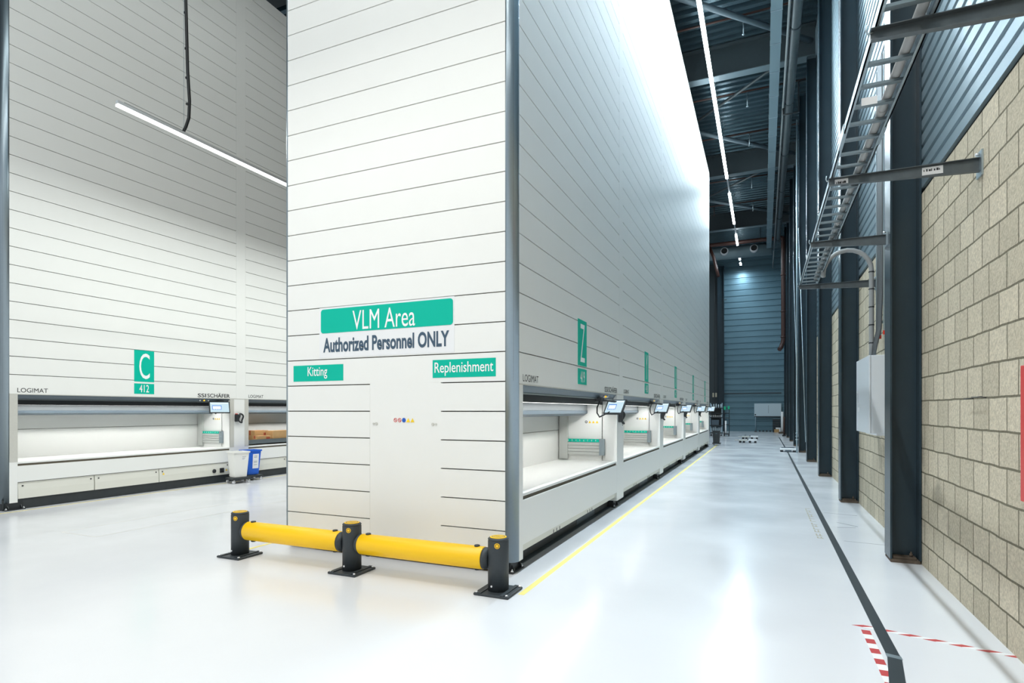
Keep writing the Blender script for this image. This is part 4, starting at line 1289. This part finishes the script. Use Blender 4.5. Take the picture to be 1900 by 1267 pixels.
b = MB(); b.box(0.70, 1.06, 45.55, 45.95, 0.0, 0.22)
tag(b.build('cardboard_box', M['card'], bevel=0.01), 'brown carton on the floor before the dark shelf rack', 'box')
b = MB(); b.box(0.80, 1.02, 45.6, 45.9, 0.222, 0.34)
tag(b.build('paper_stack', M['paper'], bevel=0.01), 'white paper stack lying on the brown carton', 'paper')
t = thing('white_post', 'white upright post on a brown foot by the far right wall', 'post', (1.16, 43.5, 0))
b = MB(); b.tube([(0, 0, 0.12), (0, 0, 1.5)], 0.075, 14); b.build('tube', M['paper'], t)
b = MB(); b.box(-0.22, 0.2, -0.2, 0.2, 0, 0.12); b.build('foot', M['rust'], t, bevel=0.02)
b = MB(); b.box(-0.18, -0.1, -0.05, 0.05, 0.12, 0.4); b.build('label_plate', M['paper'], t)
for i in range(5):
    b = MB(); b.box(-0.33 + i * 0.24, -0.21 + i * 0.24, 46.6, 46.75, 0, 0.10)
    tag(b.build('floor_stop', M['ink'], bevel=0.01), 'small black stop block in the row along the far wall', 'stop block', 'black stop blocks')
t = thing('standpipe', 'red pipe standing at the far right beside the last columns', 'pipe', (1.15, 39.0, 0))
b = MB(); b.tube([(0, 0, 0.1), (0, 0, 1.2)], 0.05, 10); b.build('pipe', M['redpipe'], t)
b = MB(); b.box(-0.1, 0.1, -0.1, 0.1, 0, 0.1); b.build('foot', M['dark'], t)

# tool rack behind the row
t = thing('tool_rack', 'dark rack crowded with pale tools at the end of right row', 'rack', (-2.72, 38.0, 0))
for sx in (-0.36, 0.33):
    b = MB(); b.box(sx, sx + 0.035, -0.25, -0.2, 0.1, 2.05); b.build('upright', M['lumpblue'], t)
    b = MB(); b.box(sx, sx + 0.035, 0.2, 0.25, 0.1, 2.05); b.build('upright', M['lumpblue'], t)
for zz in (0.16, 0.62, 1.12, 1.36, 1.70):
    b = MB(); b.box(-0.36, 0.365, -0.25, 0.25, zz, zz + 0.05); b.build('shelf', M['dark'], t)
b = MB(); b.box(-0.34, 0.345, 0.20, 0.22, 0.6, 1.75); b.build('back_panel', M['kick'], t)
for sx in (-0.3, 0.3):
    for sy in (-0.2, 0.2):
        b = MB(); b.lathe([(0.05, -0.02), (0.05, 0.02)], (sx, sy, 0.05), 'X', 12); b.build('caster', M['dark'], t)
for (zz, hh, n, ms) in ((0.212, 0.36, 6, 'board'), (1.172, 0.15, 6, 'paper'), (1.752, 0.26, 5, 'board')):
    for i in range(n):
        xx = -2.72 - 0.28 + i * 0.56 / (n - 1)
        hq = hh * (0.85 + 0.15 * ((i * 7) % 3) / 2)
        b = MB(); b.lathe([(0.028, 0), (0.034, 0.02), (0.034, hq * 0.8), (0.02, hq * 0.9), (0.02, hq)], (xx, 37.9, zz), n=10)
        lab = {0.212: 'pale blue canister in the lowest row of the tool rack', 1.172: 'white canister in the middle row of the tool rack', 1.752: 'pale blue canister in the top row of the tool rack'}[zz]
        tag(b.build('canister', M[ms]), lab, 'canister', {0.212: 'lowest canisters of the tool rack', 1.172: 'middle canisters of the tool rack', 1.752: 'top canisters of the tool rack'}[zz])
b = MB(); b.box(-2.98, -2.55, 37.8, 38.1, 0.672, 1.0); b.box(-2.9, -2.8, 37.79, 37.8, 0.75, 0.9)
tag(b.build('tool_case', M['slate'], bevel=0.02), 'slate blue tool case on the second shelf of the rack', 'case')
t = thing('trolley', 'black upright trolley with green tags beside the tool rack', 'trolley', (-2.1, 37.8, 0))
b = MB(); b.box(-0.16, 0.16, -0.2, 0.2, 0.10, 0.16); b.build('deck', M['dark'], t)
for sx in (-0.14, 0.14):
    b = MB(); b.tube([(sx, 0.18, 0.16), (sx, 0.18, 1.75)], 0.02, 8); b.build('upright', M['dark'], t)
for zz in (0.7, 1.1, 1.4): 
    b = MB(); b.box(-0.15, 0.15, -0.12, 0.2, zz, zz + 0.04); b.build('shelf', M['dark'], t)
b = MB(); b.tube([(-0.05, -0.08, 0.16), (-0.05, -0.08, 0.95)], 0.05, 12); b.build('tube', M['paper'], t)
b = MB(); b.box(-0.17, -0.05, 0.1, 0.14, 1.62, 1.84); b.box(0.06, 0.17, 0.1, 0.14, 1.66, 1.86); b.build('tag', M['greenplastic'], t)
for sx in (-0.13, 0.13):
    for sy in (-0.16, 0.16):
        b = MB(); b.lathe([(0.05, -0.02), (0.05, 0.02)], (sx, sy, 0.05), 'X', 12); b.build('caster', M['dark'], t)
# black bin at the row end
t = thing('waste_bin', 'tall black bin on a dolly at the far end of right row', 'bin', (-1.98, 27.75, 0))
b = MB(); b.prism([(-0.13, 0.12), (0.13, 0.12), (0.155, 0.66), (-0.155, 0.66)], 'Y', -0.18, 0.18); b.build('bin_body', M['kick'], t, bevel=0.01)
b = MB(); b.box(-0.165, 0.165, -0.19, 0.19, 0.64, 0.665); b.build('rim', M['kick'], t)
b = MB(); b.box(-0.17, 0.19, -0.2, 0.2, 0.07, 0.115); b.build('dolly', M['rubber'], t, bevel=0.01)
for sx in (-0.12, 0.14):
    for sy in (-0.15, 0.15):
        b = MB(); b.lathe([(0.034, -0.014), (0.034, 0.014)], (sx, sy, 0.034), 'X', 12); b.build('caster', M['paper'], t)
b = MB(); b.box(-0.03, 0.05, -0.188, -0.18, 0.52, 0.56); b.build('label_plate', M['slate'], t)

# low skates / dollies on the far floor
def skate(label, x, y, wd, dp, split):
    t = thing('transport_skate', label, 'transport skate', (x, y, 0), 'low transport skates')
    if split:
        b = MB(); b.box(-wd / 2, -0.02, -dp / 2, dp / 2, 0.09, 0.15); b.build('frame', M['inox'], t, bevel=0.01)
        b = MB(); b.box(0.03, wd / 2, -dp / 2, dp / 2, 0.10, 0.17); b.build('plate', M['paper'], t, bevel=0.01)
        b = MB(); b.tube([(-wd / 2, -dp * 0.2, 0.12), (-wd / 2 - 0.2, -dp * 0.2, 0.13)], 0.02, 8); b.build('tow_bar', M['inox'], t)
        b = MB(); b.tube([(0.0, 0, 0.15), (0.0, 0, 0.2)], 0.02, 8); b.build('pivot', M['ink'], t)
        xs = (-wd * 0.42, -wd * 0.22, wd * 0.12, wd * 0.42)
    else:
        b = MB(); b.box(-wd / 2, wd / 2, -dp / 2, dp / 2, 0.07, 0.13); b.build('plate', M['paper'], t, bevel=0.01)
        b = MB(); b.box(-wd * 0.2, wd * 0.2, -dp / 2 - 0.02, -dp / 2, 0.03, 0.08); b.build('step', M['slate'], t)
        b = MB(); b.tube([(-wd / 2 + 0.05, dp / 2, 0.14), (wd / 2 - 0.05, dp / 2, 0.14)], 0.02, 8); b.build('bar', M['slate'], t)
        xs = (-wd * 0.4, wd * 0.4)
    for xx in xs:
        for sy in (-1, 1):
            b = MB(); b.lathe([(0.045, -0.05), (0.045, 0.05)], (xx, sy * (dp / 2 - 0.06), 0.045), 'X', 12); b.build('roller', M['ink'], t)
    return t


skate('low steel skate with tow bar on the far floor, nearer of two', -0.72, 30.6, 0.82, 0.5, True)
skate('low steel skate with tow bar on the far floor, farther of two', -0.70, 34.6, 0.84, 0.5, True)
skate('low grey plate skate standing across the black floor tape', 0.86, 24.5, 0.56, 0.45, False)
